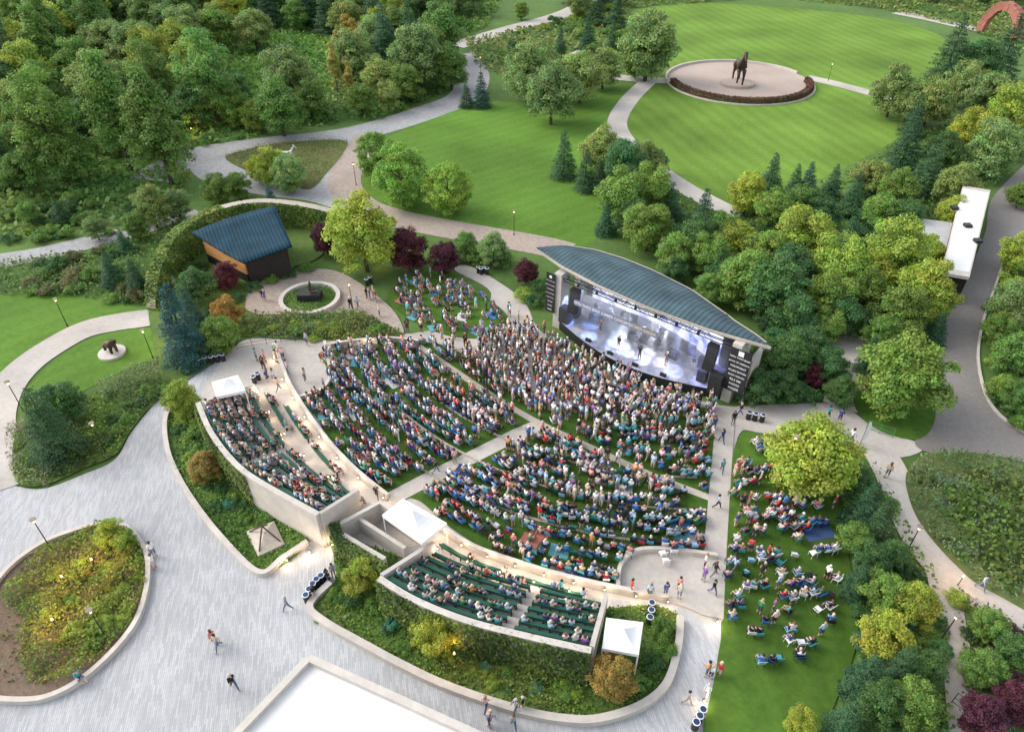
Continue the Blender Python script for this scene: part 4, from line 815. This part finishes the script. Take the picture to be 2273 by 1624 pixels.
def cluster(poly,step,prob,kinds,chair='camp',z=None):
    z=LZ if z is None else z
    pw=W(poly); a=np.array([(p.x,p.y) for p in pw])
    for y in np.arange(a[:,1].min(),a[:,1].max(),step*1.35):
        for x in np.arange(a[:,0].min(),a[:,0].max(),step*.92):
            X=x+random.gauss(0,step*.16);Y=y+random.gauss(0,step*.13)+.25*math.sin(x*.7+y)
            if inpoly(X,Y,pw) and random.random()<prob:
                k=random.choice(kinds); rot=face(X,Y)+random.gauss(0,.3); cw=chair if chair!='mix' else random.choice(['white','camp','camp'])
                if k=='sit': addp(X,Y,z,rot,'sit','a folding chair'); CH.append((X,Y,z,rot,cw))
                elif k=='chair': CH.append((X,Y,z,rot,cw))
                else: addp(X,Y,z,rot+(random.gauss(0,.8)),k,'the grass')
cluster([(872,645),(920,612),(985,605),(1045,642),(1115,700),(1115,735),(1060,748),(980,740),(905,705)],.92,.72,['sit','sit','sit','stand','ground','sit'])
cluster([(900,700),(980,745),(1050,755),(1160,715),(1230,740),(1180,770),(1060,790),(960,775),(900,745)],1.05,.55,['stand','stand','walk','drink'])
cluster([(1640,975),(1700,980),(1710,1015),(1632,1025)],.8,.75,['sit','chair','sit'])
cluster([(1626,1030),(1735,1040),(1735,1095),(1622,1095)],.72,.85,['sit','sit','sit','stand'])
cluster([(1620,1098),(1735,1100),(1840,1115),(1860,1145),(1618,1150)],.72,.82,['sit','sit','sit','stand'])
cluster([(1618,1152),(1760,1150),(1840,1165),(1800,1205),(1618,1208)],.72,.84,['sit','sit','stand','sit'])
cluster([(1616,1212),(1858,1218),(1855,1258),(1612,1258)],.72,.9,['sit','sit','sit','stand','chair'],'mix')
cluster([(1612,1270),(1855,1270),(1850,1308),(1720,1312),(1625,1335),(1610,1300)],.74,.74,['sit','sit','sit','stand','chair'],'mix')
cluster([(1728,1322),(1855,1324),(1850,1388),(1734,1388)],.74,.78,['sit','sit','stand','sit','chair'],'mix')
cluster([(1735,1400),(1835,1398),(1828,1445),(1740,1468)],.76,.62,['sit','stand','sit','chair'],'mix')
cluster([(1612,1325),(1722,1340),(1712,1418),(1612,1418)],.8,.55,['sit','stand','sit'],'mix')
cluster([(1660,1466),(1772,1460),(1776,1492),(1664,1502)],.76,.75,['sit','sit','chair'])
cluster([(1608,1430),(1650,1432),(1650,1458),(1606,1460)],.75,.8,['sit','sit','chair'])
cluster([(1600,1535),(1700,1540),(1660,1605),(1595,1605)],.95,.42,['sit','stand','chair'],'mix')
cluster([(1450,1225),(1500,1225),(1500,1255),(1455,1255)],.85,.8,['chair'],'white')
cluster([(1378,1265),(1402,1240),(1410,1280),(1380,1300)],.85,.7,['sit','chair'],'white')
for u,v,ps in[(640,1355,'walk'),(347,1262,'stand'),(345,1236,'stand'),(478,1428,'walk'),(487,1440,'walk'),(523,1528,'walk'),(184,1512,'ground'),(1078,1575,'walk'),(1090,1603,'walk'),(1085,1612,'stand'),(1145,1580,'walk'),(1140,1615,'walk'),(1160,1575,'stand'),(1566,1545,'walk'),(1524,1562,'walk'),(1575,1505,'stand'),(1567,1500,'drink'),(1593,1500,'stand'),(1400,1318,'stand'),(1440,1328,'stand'),(1475,1325,'stand'),(1505,1330,'drink'),(1505,1312,'stand'),(1560,1290,'stand'),(1562,1262,'stand'),(1583,1280,'walk'),(1600,1050,'walk'),(1590,1130,'walk'),(1600,985,'walk'),(679,848,'stand'),(640,830,'stand'),(683,768,'stand'),(590,670,'stand'),(585,668,'stand'),(843,705,'stand'),(1132,705,'stand'),(1130,702,'stand'),(780,690,'walk'),(795,688,'walk'),(2172,1310,'walk'),(1965,1062,'stand'),(1885,985,'walk'),(1860,940,'stand'),(1835,930,'walk'),(1625,945,'stand'),(1640,925,'walk'),(730,1295,'stand'),(742,1282,'stand'),(700,1330,'stand'),(620,870,'walk'),(610,850,'stand'),(595,850,'stand'),(838,1108,'walk'),(968,1052,'walk'),(1010,1030,'stand'),(1160,1312,'stand'),(388,638,'stand'),(1580,1320,'walk'),(1245,1320,'stand'),(815,665,'stand'),(822,668,'stand'),(830,665,'stand'),(835,672,'stand'),(620,790,'walk'),(630,800,'stand')]:
    p=P(u,v); addp(p.x,p.y,.45 if ps=='ground' else (.04 if v>1340 or u<400 else .13),random.uniform(0,6.28),ps,'the pale paving')
cluster([(1590,1260),(1640,1270),(1600,1350),(1585,1340)],.75,.55,['stand','stand','walk'])
cluster([(560,790),(640,770),(650,850),(600,880),(575,840)],1.0,.35,['stand','stand','walk'],z=.05)
cluster([(700,800),(722,790),(725,850),(705,850)],.8,.7,['sit'],z=.05)
for x,y,ps in[(5.2,.2,'drink'),(8.2,-1.0,'stand'),(10.8,-1.2,'up'),(13.4,-.4,'drink'),(15.8,.6,'stand'),(10.5,3.2,'sit'),(3,2.6,'stand')]:
    p=localW(x,y); PEOPLE.append((p.x,p.y,1.1+(.4 if ps=='sit' else 0),ang+random.gauss(0,.3),ps,1.0,'the lit stage'))
PEOPLE.sort(key=lambda q:q[0]**2+q[1]**2-(1e6 if q[6] in('the lit stage','the pale paving') else 0))
print('PEOPLE',len(PEOPLE),'CHAIRS',len(CH))
PT_={'stand':'standing on','up':'raising arms on','walk':'walking across','drink':'holding a drink on','sit':'sitting on','ground':'sitting on'}
NI=298
for q in PEOPLE[:NI]:
    x,y,z,rot,ps,s,sup=q; nm,c,_=random.choices(SHIRTS,SW)[0]
    if ps in('stand','walk','up','drink') and 'chair' in sup: sup='the lawn'
    if sup=='the lit stage': nm,c='black',(.03,.03,.035)
    if ps=='drink' and sup!='the lawn': sup='paving' if 'paving' in sup else sup
    o=O('person',HI[ps],None,(x,y,z),rot,s,c); top(o,'person in a %s shirt %s %s'%(nm,PT_[ps],sup),'person','concert goers and visitors')
    O('hair',HAIR[ps,random.choice(['short','long'])],o)
def merge(items,name,label,cat,cols=True):
    Vs=[];Ts=[];Cs=[];off=0
    for (V,T,tc,x,y,z,rot,s) in items:
        c,sn=math.cos(rot),math.sin(rot); R=np.array([[c,sn,0],[-sn,c,0],[0,0,1]])
        Vs.append((V*s)@R+np.array([x,y,z])); Ts.append(T+off); off+=len(V); Cs.append(np.repeat(tc,3,axis=0))
    me=npmesh(name,np.concatenate(Vs),np.concatenate(Ts),[MCROWD],col=np.concatenate(Cs),corner=True)
    top(O(name,me),label,cat,kind='stuff')
it=[]
for x,y,z,rot,ps,s,sup in PEOPLE[NI:]:
    V,T,MI=LO[ps]; sh=random.choices(SHIRTS,SW)[0][1]; pal=np.array([SKC[random.randrange(4)],sh,PCOL[random.randrange(7)],(.12,.12,.12),HC[random.randrange(6)]]); it.append((V,T,pal[MI],x,y,z,rot,s))
merge(it,'crowd','dense concert audience facing the stage','crowd')
b=MB(); b.box(0,0,.43,.5,.46,.035); bk=MB(); bk.add([(-.25,.22,.45),(.25,.22,.45),(.25,.34,.92),(-.25,.34,.92),(-.25,.25,.45),(.25,.25,.45),(.25,.37,.92),(-.25,.37,.92)],[(0,1,2,3),(7,6,5,4),(0,3,7,4),(1,5,6,2),(3,2,6,7)])
lg=[]
for sx in(-1,1):
    for sy in(-1,1): l=MB(); l.tube((sx*.25,sy*.22,0),(sx*.23,sy*.2,.42),.02,.02,5); lg.append(l)
wp=[('seat',b.mesh('seat',MWP)),('backrest',bk.mesh('backrest',MWP))]+[('leg',l.mesh('leg',MWP)) for l in lg]
MOC=objmat('chair_fabric'); al=MB()
for part,mi in((b,0),(bk,0),(lg[0],1),(lg[1],1),(lg[2],1),(lg[3],1)): al.add(part.v,part.f,mi)
al.box(-.28,0,.62,.05,.42,.03,m=1); al.box(.28,0,.62,.05,.42,.03,m=1)
cmesh=al.mesh('folding_chair',[MOC,MBK]); cmesh.calc_loop_triangles(); cV=np.array([v.co[:] for v in cmesh.vertices]); cT=np.array([t.vertices[:] for t in cmesh.loop_triangles]); cM=np.array([t.material_index for t in cmesh.loop_triangles])
CC=[('royal blue',(.04,.15,.4),18),('dark green',(.02,.14,.10),18),('teal',(.06,.28,.32),18),('navy',(.02,.04,.12),15),('red',(.35,.04,.04),6),('black',(.02,.02,.02),14),('grey',(.3,.3,.32),9),('sky blue',(.25,.45,.62),9),('white',(.58,.58,.58),10)]
CW=[c[2] for c in CC]
CH.sort(key=lambda q:q[0]**2+q[1]**2-(1e6 if q[4]=='white' else 0)); it=[]; nc=0
for i,(x,y,z,rot,k) in enumerate(CH):
    if k=='white': thing('plastic_chair',wp,(x,y,z),'white plastic folding chair on the lawn','chair','white folding chairs',rot); continue
    nm,c,_=random.choices(CC,CW)[0]; nc+=1
    if nc<200: o=O('folding_chair',cmesh,None,(x,y,z),rot,1,c); top(o,nm+' fabric folding chair on the grass','chair','folding chairs on the lawn')
    else: it.append((cV,cT,np.array([c,(.03,.03,.03)])[cM],x,y,z,rot,1))
merge(it,'distant_chairs','many colourful folding chairs among the audience','chairs')
BC=[('blue',(.06,.18,.36)),('teal',(.10,.30,.34)),('dusty red',(.35,.12,.10)),('striped grey',(.34,.34,.36)),('dark blue',(.03,.05,.14)),('tan',(.38,.28,.18)),('pale',(.5,.5,.52))]
bmeshes=[]
for k in range(4):
    n=7; V=[];Fq=[]
    for i in range(n):
        for j in range(n): V.append(((i/(n-1)-.5)*1.5+random.gauss(0,.02),(j/(n-1)-.5)*1.2+random.gauss(0,.02),.01+abs(random.gauss(0,.012))))
    for i in range(n-1):
        for j in range(n-1): a=i*n+j; Fq.append((a,a+n,a+n+1,a+1))
    x=MB(); x.add(V,Fq); bmeshes.append(x.mesh('picnic_blanket',MOC,True))
lw=[q for q in PEOPLE if q[4]=='ground' and q[6]!='the pale paving']; random.shuffle(lw)
for q in lw[:45]:
    nm,c=random.choice(BC); o=O('picnic_blanket',random.choice(bmeshes),None,(q[0],q[1],LZ+.006),q[3],1,c); top(o,nm+' picnic blanket spread on the grass','blanket','picnic blankets on the lawn')
p=P(1815,1183); o=O('picnic_blanket',bmeshes[0],None,(p.x,p.y,LZ+.006),.2,(1.6,1.2,1),(.05,.09,.2)); top(o,'dark blue picnic blanket spread on the grass','blanket','picnic blankets on the lawn')
# ---------------- sculptures
def quad(kind):
    if kind=='horse':
        J=[((0,.75,1.5),.27),((0,.3,1.42),.25),((0,-.25,1.42),.27),((0,-.6,1.52),.26),((0,-.85,1.85),.17),((0,-1.02,2.15),.12),((0,-1.12,2.3),.12),((0,-1.4,2.05),.075),((0,-1.5,1.95),.06)]
        E=[(i,i+1) for i in range(8)]
        for s,l in((1,0),(-1,1)):
            b=len(J); J+=[((s*.17,-.6,1.25),.14),((s*.18,-.62 if l==0 else -.95,.72 if l==0 else .95),.075),((s*.18,-.6 if l==0 else -.8,.14 if l==0 else .5),.05),((s*.18,-.66 if l==0 else -.88,.05 if l==0 else .4),.075)]; E+=[(3,b),(b,b+1),(b+1,b+2),(b+2,b+3)]
            b=len(J); J+=[((s*.17,.75,1.25),.17),((s*.18,.6,.98),.11),((s*.18,.92,.62),.065),((s*.18,.85,.14),.05),((s*.18,.8,.05),.075)]; E+=[(0,b),(b,b+1),(b+1,b+2),(b+2,b+3),(b+3,b+4)]
            b=len(J); J+=[((s*.07,-1.06,2.47),.03)]; E+=[(6,b)]
        b=len(J); J+=[((0,1.05,1.5),.07),((0,1.2,1.1),.09),((0,1.2,.7),.04)]; E+=[(0,b),(b,b+1),(b+1,b+2)]
    else:
        J=[((0,.6,1.2),.42),((0,0,1.2),.48),((0,-.6,1.3),.4),((0,-1.0,1.55),.3),((0,-1.3,1.2),.13),((0,-1.4,.8),.09),((0,-1.6,.6),.07)]; E=[(i,i+1) for i in range(6)]
        for s in(1,-1):
            for y,pi in((-.6,2),(.6,0)): b=len(J); J+=[((s*.28,y,.9),.2),((s*.3,y-.05,.5),.16),((s*.3,y,.1),.17)]; E+=[(pi,b),(b,b+1),(b+1,b+2)]
            b=len(J); J+=[((s*.4,-.85,1.6),.16),((s*.5,-.8,1.4),.1)]; E+=[(3,b),(b,b+1)]
    return J,E
J,E=quad('horse'); hm=skinmesh('figure',J,E,2,[MBR])
hm2=skinmesh('figure',[(p,(r*.6)) for p,r in J],E,1,[MWP])
J2,E2=quad('elephant'); em=skinmesh('figure',J2,E2,2,[MBR])
p=P(1636,190); b=MB(); b.tube((0,0,0),(0,0,.22),1.0,1.0,24)
thing('horse_statue',[('horse_figure',hm),('plinth',b.mesh('plinth',MGR))],(p.x,p.y,0),'giant dark bronze horse statue with raised foreleg','statue',None,-.1,(3.5,3.0,3.0))
p=P(640,362); thing('white_horse_sculpture',[('horse_figure',hm2)],(p.x,p.y,0),'white grazing horse sculpture in tall grass','sculpture',None,1.5,1.25)
p=P(250,785); b=MB(); b.tube((0,0,0),(0,0,.28),1.35,1.35,28)
e=thing('animal_statue',[('plinth',b.mesh('plinth',MCW))],(p.x,p.y,0),'dark bronze animal statue on round pale plinth','statue',None,1.0); o=O('figure',em,e,(0,.0,.28),scale=.95)
fc=P(689,668); fe=O('fountain',None,None,(fc.x,fc.y,0)); top(fe,'round stone rimmed planter fountain with dark plinth','fountain')
rf=62/(F*(ST+(668-812)/F*CT)/H)
cr=[Vector((rf*math.cos(t*.1745),rf*math.sin(t*.1745))) for t in range(36)]
b=MB(); b.rbox(cr,.25,0,.6,closed=True); O('stone_rim',b.mesh('stone_rim',MCW),fe)
b=MB(); b.prism([c*.93 for c in cr],0,.2); O('planting',b.mesh('planting',MBED),fe)
b=MB(); b.box(0,.2,.6,2.6,1.5,1.0); O('plinth',b.mesh('plinth',MBK),fe)
scatter('groundcover',[fc.xy+c*.9 for c in cr],60,.15,.5,GC,'green plants inside the fountain ring')
J,E=person_joints('ground'); o=O('reclining_figure',skinmesh('reclining_figure',J,[x[:2] for x in E],1,[MBR]),fe,(.3,.2,1.1),1.3,1.6)
pw=[P(548,1185).xy,P(610,1162).xy,P(634,1212).xy,P(575,1240).xy]; pcn=sum(pw,Vector((0,0)))/4; q4=[q-pcn for q in pw]
b=MB(); b.prism(q4,0,.35); b.add([(q.x,q.y,.35) for q in q4]+[(0,0,.95)],[(0,1,4),(1,2,4),(2,3,4),(3,0,4)])
parts=[('plinth',b.mesh('plinth',MST))]
for i in(0,2,3):
    q=q4[i]*.8; c=MB(); c.tube((q.x,q.y,.45),(-q.x*.12,-q.y*.12,1.9),.06,.06,6); parts.append(('steel_beam',c.mesh('steel_beam',MRST)))
thing('steel_sculpture',parts,(pcn.x,pcn.y,0),'dark steel beams crossing over pale pyramid shaped base','sculpture')
a0,a1=P(2176,70),P(2252,90); cen_=(a0+a1)/2; r=(a1-a0).length/2; b=MB()
for i in range(15):
    t=math.pi*(i+.5)/15; x=r*math.cos(t); z=r*1.35*math.sin(t)+.2; vs=[]
    for dx in(-.5,.5):
        for dy in(-.5,.5):
            for dz in(-.5,.5):
                lx=dx*2.0*random.uniform(.8,1.1); lz=dz*r*1.15*math.pi/15*1.1; vs.append((x+lx*math.cos(t)-lz*math.sin(t),dy*1.8*random.uniform(.85,1.1),z+lx*math.sin(t)+lz*math.cos(t)))
    b.add(vs,[(0,1,3,2),(4,6,7,5),(0,4,5,1),(2,3,7,6),(0,2,6,4),(1,5,7,3)])
top(O('stone_arch',b.mesh('stone_arch',MRED),None,(cen_.x,cen_.y,0),math.atan2((a1-a0).y,(a1-a0).x)),'tall arch built of rough red stone blocks','sculpture')
# ---------------- TREES
T_="""835 345 92 r|890 388 124 r|993 410 112 r|1170 165 105 l|1225 205 125 l|1195 140 95 l|1290 165 110 l|1340 150 80 l|1440 100 135 l|1415 120 90 d|1068 205 48 b|1035 212 38 c|1305 75 42 c|1360 88 40 c|1245 95 34 c|1325 18 42 c|1370 25 50 c|1252 352 64 c|1340 335 95 l|1300 385 58 c|1385 370 100 k|1430 350 85 l|1375 430 115 d|1440 420 105 d|1405 480 90 k|1345 490 50 c|1490 450 60 c|1440 500 110 d|1540 520 100 k|1500 560 90 d|1570 570 90 d|1640 540 100 y|1660 620 130 d|1600 600 80 k|1725 640 140 k|1700 560 110 d|1790 530 140 y|1850 590 130 y|1840 660 120 d|1915 640 100 d|1990 560 145 y|1940 610 110 y|2055 650 130 y|2000 690 120 d|1890 520 60 c|1760 690 110 k|1660 430 85 y|1715 385 56 c|1765 405 45 c|1795 400 50 b|1850 405 50 c|1895 440 60 c|1720 460 85 d|1780 450 80 d|1830 470 80 k|1935 390 80 l|1990 420 85 d|1960 470 85 d|2010 480 80 k|2015 320 80 c|2030 260 60 c|1985 205 95 l|2020 230 80 l|2070 225 100 l|2140 180 100 l|2190 210 95 l|2110 130 90 c|2175 130 100 k|2235 120 80 c|2245 255 120 y|2215 330 120 l|2150 290 90 y|2125 410 90 l|2095 330 90 k|2060 380 80 c|2120 470 70 y|2262 560 85 y|2250 680 110 l|2255 790 100 d|2215 730 70 d|2265 880 80 d|2225 860 60 d|2270 430 60 d
2015 830 195 d|1930 790 60 c|1808 1005 200 y|1770 720 44 c|1712 705 50 c|1800 770 110 k|1845 810 90 k|1870 870 70 k|1900 1070 90 k|1925 1130 100 c|1900 1190 80 d|1950 1170 90 c|1940 1245 90 k|1905 1290 70 c|1960 1310 100 d|2030 1340 105 y|1965 1410 120 y|1925 1500 100 c|1955 1560 100 k|1880 1600 90 c|2030 1560 110 d|2055 1480 90 k|2195 1385 80 d|2180 1480 90 d|2250 1440 80 k|2185 1590 100 p|1775 1605 70 y|2255 1560 90 p|2000 1480 90 c|1985 1230 80 k|2090 1440 50 k
1700 800 90 k|1755 790 100 k|1690 860 84 k|1745 855 84 k|1835 720 80 d|1720 760 70 k|1880 700 90 k|1960 740 80 d|2060 560 80 y|1600 520 90 d|1750 600 110 k|2080 730 60 c|1580 640 70 d|1560 480 70 c
805 525 155 y|722 530 66 p|905 555 90 p|985 570 76 p|498 610 62 p|1168 600 56 p|1810 830 60 p|1095 555 70 l|1035 540 56 d|245 600 58 c|300 615 58 c|272 535 40 c|400 735 118 b|420 690 66 b|432 635 86 k|485 740 86 d|505 695 70 a|105 950 125 c|135 890 105 k|400 885 74 y|455 1035 74 a|965 1400 110 y|1360 1500 105 a|800 1280 84 y|600 370 78 y|640 385 78 l|570 372 60 y|480 418 78 d|525 410 60 d|335 462 84 l|390 450 70 l|210 505 54 l|130 470 40 c|60 470 50 d|300 500 60 d|230 195 130 l|250 255 155 t|345 290 155 t|100 290 150 t|40 380 95 d|150 340 110 d|460 170 130 t|520 230 90 d|640 170 125 l|620 240 110 d|750 105 42 o|785 85 50 o|742 150 48 o|770 60 44 o|775 175 44 o|930 125 125 l|970 70 105 d|1000 150 85 d|845 165 85 l|860 215 55 l|900 180 80 d|690 220 80 d|560 260 60 y|385 100 95 y|300 100 115 l|110 60 115 y|330 20 90 t|880 60 90 d|420 230 90 k|800 215 70 d|240 1180 64 y|275 1195 50 y|30 250 110 l|180 270 90 k|1460 360 50 k|1500 600 60 k|1330 395 50 c|60 150 110 y|180 140 100 d|390 190 80 y|560 60 90 l|480 60 90 d|600 440 40 b"""
for row in T_.replace('\n','|').split('|'):
    u,v,w,k=row.split(); tree(float(u),float(v),float(w),k)
def wood(poly,step,avoid,kinds,r0,r1):
    pw=W(poly); a=np.array([(p.x,p.y) for p in pw]); av=[W(q) for q in avoid]
    for x in np.arange(a[:,0].min(),a[:,0].max(),step):
        for y in np.arange(a[:,1].min(),a[:,1].max(),step):
            X=x+random.uniform(-.4,.4)*step;Y=y+random.uniform(-.4,.4)*step
            if not inpoly(X,Y,pw) or any(inpoly(X,Y,q) for q in av): continue
            r=random.uniform(r0,r1)
            if any((X-t[0])**2+(Y-t[1])**2<(.55*(r+t[2]))**2 for t in TREEPOS): continue
            tree_at(X,Y,r*(.8 if Y<140 else 1),random.choice(kinds))
wood([(-250,-50),(1000,-50),(1080,20),(1000,80),(930,110),(980,190),(930,225),(800,245),(640,262),(500,282),(410,310),(385,390),(200,420),(-180,430)],8.2,[[(480,85),(760,75),(775,225),(600,270),(480,220)],[(790,300),(1000,240),(1060,150),(1060,300)]],['d','t','l','t','l','y','k','d','t','c'],3.8,6.0)
wood([(1090,60),(1240,20),(1340,-40),(2400,-60),(2400,50),(2100,20),(1900,5),(1650,-15),(1420,-10),(1380,30),(1230,70),(1120,95)],11,[],['d','c','l','k'],2.2,4.2)
G1=(.035,.085,.025);G2=(.08,.15,.03);G3=(.15,.21,.035);BL_=(.04,.13,.09);PU=(.06,.025,.035);OR=(.2,.12,.03)
SHR=[(1205,645,64,G1,1.3),(1160,655,50,G3,1),(1185,670,50,G1,1),(1655,880,60,G1,1.2),(1865,880,60,G1,1.3),(1840,850,80,G1,1.3),(1790,880,70,G1,1.2),(865,1385,46,BL_,1),(1078,1472,34,BL_,1),(1190,1525,42,BL_,1),(508,1115,42,BL_,1),(2125,1325,64,G3,.9),(430,960,50,G2,1),(410,930,50,G3,1),(440,1000,50,G2,1),(490,1080,40,G1,1),(540,1150,36,G1,.8),(470,700,50,G1,1),(1470,1400,64,G2,1.6),(1480,1440,60,G2,1.2),(1450,1470,60,G1,1),(780,1330,60,G1,1),(830,1340,60,G2,1),(740,1320,50,G2,1),(900,1430,50,G2,.8),(1030,1440,60,G1,.8),(1130,1480,50,G2,.8),(1250,1530,60,G2,.8),(1420,1510,60,G2,.9),(1300,1470,60,G1,.9),(1020,570,60,G2,.8),(1060,575,60,G2,.8),(1110,570,60,G1,.8),(1120,585,40,G2,.8),(640,605,46,G1,.8),(600,618,46,G2,.8),(560,635,46,G1,.8),(680,592,46,G2,.8),(520,660,50,G1,.8)]
for u,v,w,c,h in SHR: shrub(u,v,w,c,h)
for poly,n,cs,w0,w1,nm,lab in[([(540,715),(840,712),(880,742),(560,748)],18,[G2,G3,(.09,.12,.05)],34,56,'shrub','arching green shrub behind the fountain'),([(1885,1080),(1960,1100),(2060,1280),(2090,1420),(2100,1620),(1870,1620),(1915,1450),(1905,1250)],60,[G1,G2,G1,BL_],40,80,'shrub','rounded green shrub bordering the lawn'),([(60,1330),(110,1240),(250,1185),(310,1250),(300,1350),(210,1440),(100,1470)],34,[G2,G3,(.16,.16,.03),G3],34,60,'bed_shrub','leafy yellow green plant in island bed'),([(2140,1330),(2290,1400),(2290,1620),(2160,1620)],26,[G1,G2,PU,G2],40,70,'shrub','rounded shrub beside the narrow path'),([(0,600),(300,540),(340,600),(320,670),(150,650),(0,650)],30,[G1,G2,(.09,.10,.04)],30,55,'shrub','rounded green shrub on the bank'),([(2025,1060),(2200,1020),(2273,1060),(2273,1320),(2150,1250),(2050,1160)],40,[(.10,.15,.08),G2,(.10,.14,.05)],30,55,'grass_clump','pale arching grass clump in rain garden'),([(1490,450),(1640,500),(1850,430),(2050,400),(2100,600),(2050,720),(1880,740),(1600,620)],40,[G1,G2,G1],40,70,'shrub','dark green shrub under the trees'),([(700,1370),(900,1450),(1100,1520),(1300,1560),(1450,1520),(1440,1490),(1300,1510),(1000,1450),(760,1330)],34,[G2,G1,G3],26,46,'bed_shrub','low leafy plant in the long bed'),([(1080,80),(1300,30),(1380,0),(1380,150),(1150,150)],36,[G2,G3,G1],20,45,'meadow_bush','small green bush in rough meadow'),([(380,920),(440,900),(470,980),(540,1090),(600,1150),(560,1180),(480,1140),(400,1030)],34,[G2,G3,G1],28,46,'bed_shrub','low leafy plant on the planted slope'),([(2180,640),(2273,560),(2273,950),(2210,890)],24,[G2,G3,G1],40,70,'shrub','green shrub beside the service road'),([(60,1060),(200,1030),(300,930),(370,860),(340,850),(230,930),(130,1000)],30,[(.05,.08,.02),G2,G1],26,44,'bed_shrub','low dark plant in hedge strip'),([(0,450),(350,430),(400,470),(180,530),(0,550)],34,[G1,G2],30,55,'meadow_bush','green bush on the wood verge'),([(350,600),(420,540),(500,640),(520,740),(440,810),(370,830),(380,700)],26,[G1,G2,G1],36,56,'shrub','green shrub around small building')]:  # plants in the beds are shrubs as well, sharing the shrub crowns
    us=[q[0] for q in poly];vs=[q[1] for q in poly];k=0
    while k<n:
        u,v=random.uniform(min(us),max(us)),random.uniform(min(vs),max(vs))
        if inpoly(u,v,poly): shrub(u,v,random.uniform(w0,w1),random.choice(cs),random.uniform(.6,1.1),lab,nm); k+=1
# ---------------- light + camera
w=bpy.data.worlds.new('World'); sc.world=w; w.use_nodes=True; nt=w.node_tree; bg=nt.nodes['Background']; sky=nt.nodes.new('ShaderNodeTexSky'); sky.sky_type='NISHITA'; sky.sun_disc=False
EL,AZ=math.radians(38),math.radians(-75)
sky.sun_elevation=EL; sky.sun_rotation=AZ; sky.dust_density=2.5
hs=nt.nodes.new('ShaderNodeHueSaturation'); hs.inputs['Saturation'].default_value=.36; nt.links.new(sky.outputs[0],hs.inputs['Color']); nt.links.new(hs.outputs[0],bg.inputs[0]); bg.inputs[1].default_value=.40
l=bpy.data.lights.new('sun','SUN'); l.energy=1.1; l.angle=math.radians(35); l.color=(1,.88,.74); so=bpy.data.objects.new('sun',l); COL.objects.link(so)
dv=Vector((math.sin(AZ)*math.cos(EL),math.cos(AZ)*math.cos(EL),math.sin(EL))); so.rotation_euler=dv.to_track_quat('Z','Y').to_euler()
cam=bpy.data.cameras.new('camera'); co=bpy.data.objects.new('camera',cam); COL.objects.link(co); co.location=(0,0,H); co.rotation_euler=(math.pi/2-TH,0,0); cam.sensor_width=36; cam.lens=F/2273*36; cam.clip_start=.5; cam.clip_end=4000; sc.camera=co
sc.view_settings.view_transform='Standard'; sc.view_settings.look='None'; sc.view_settings.exposure=0
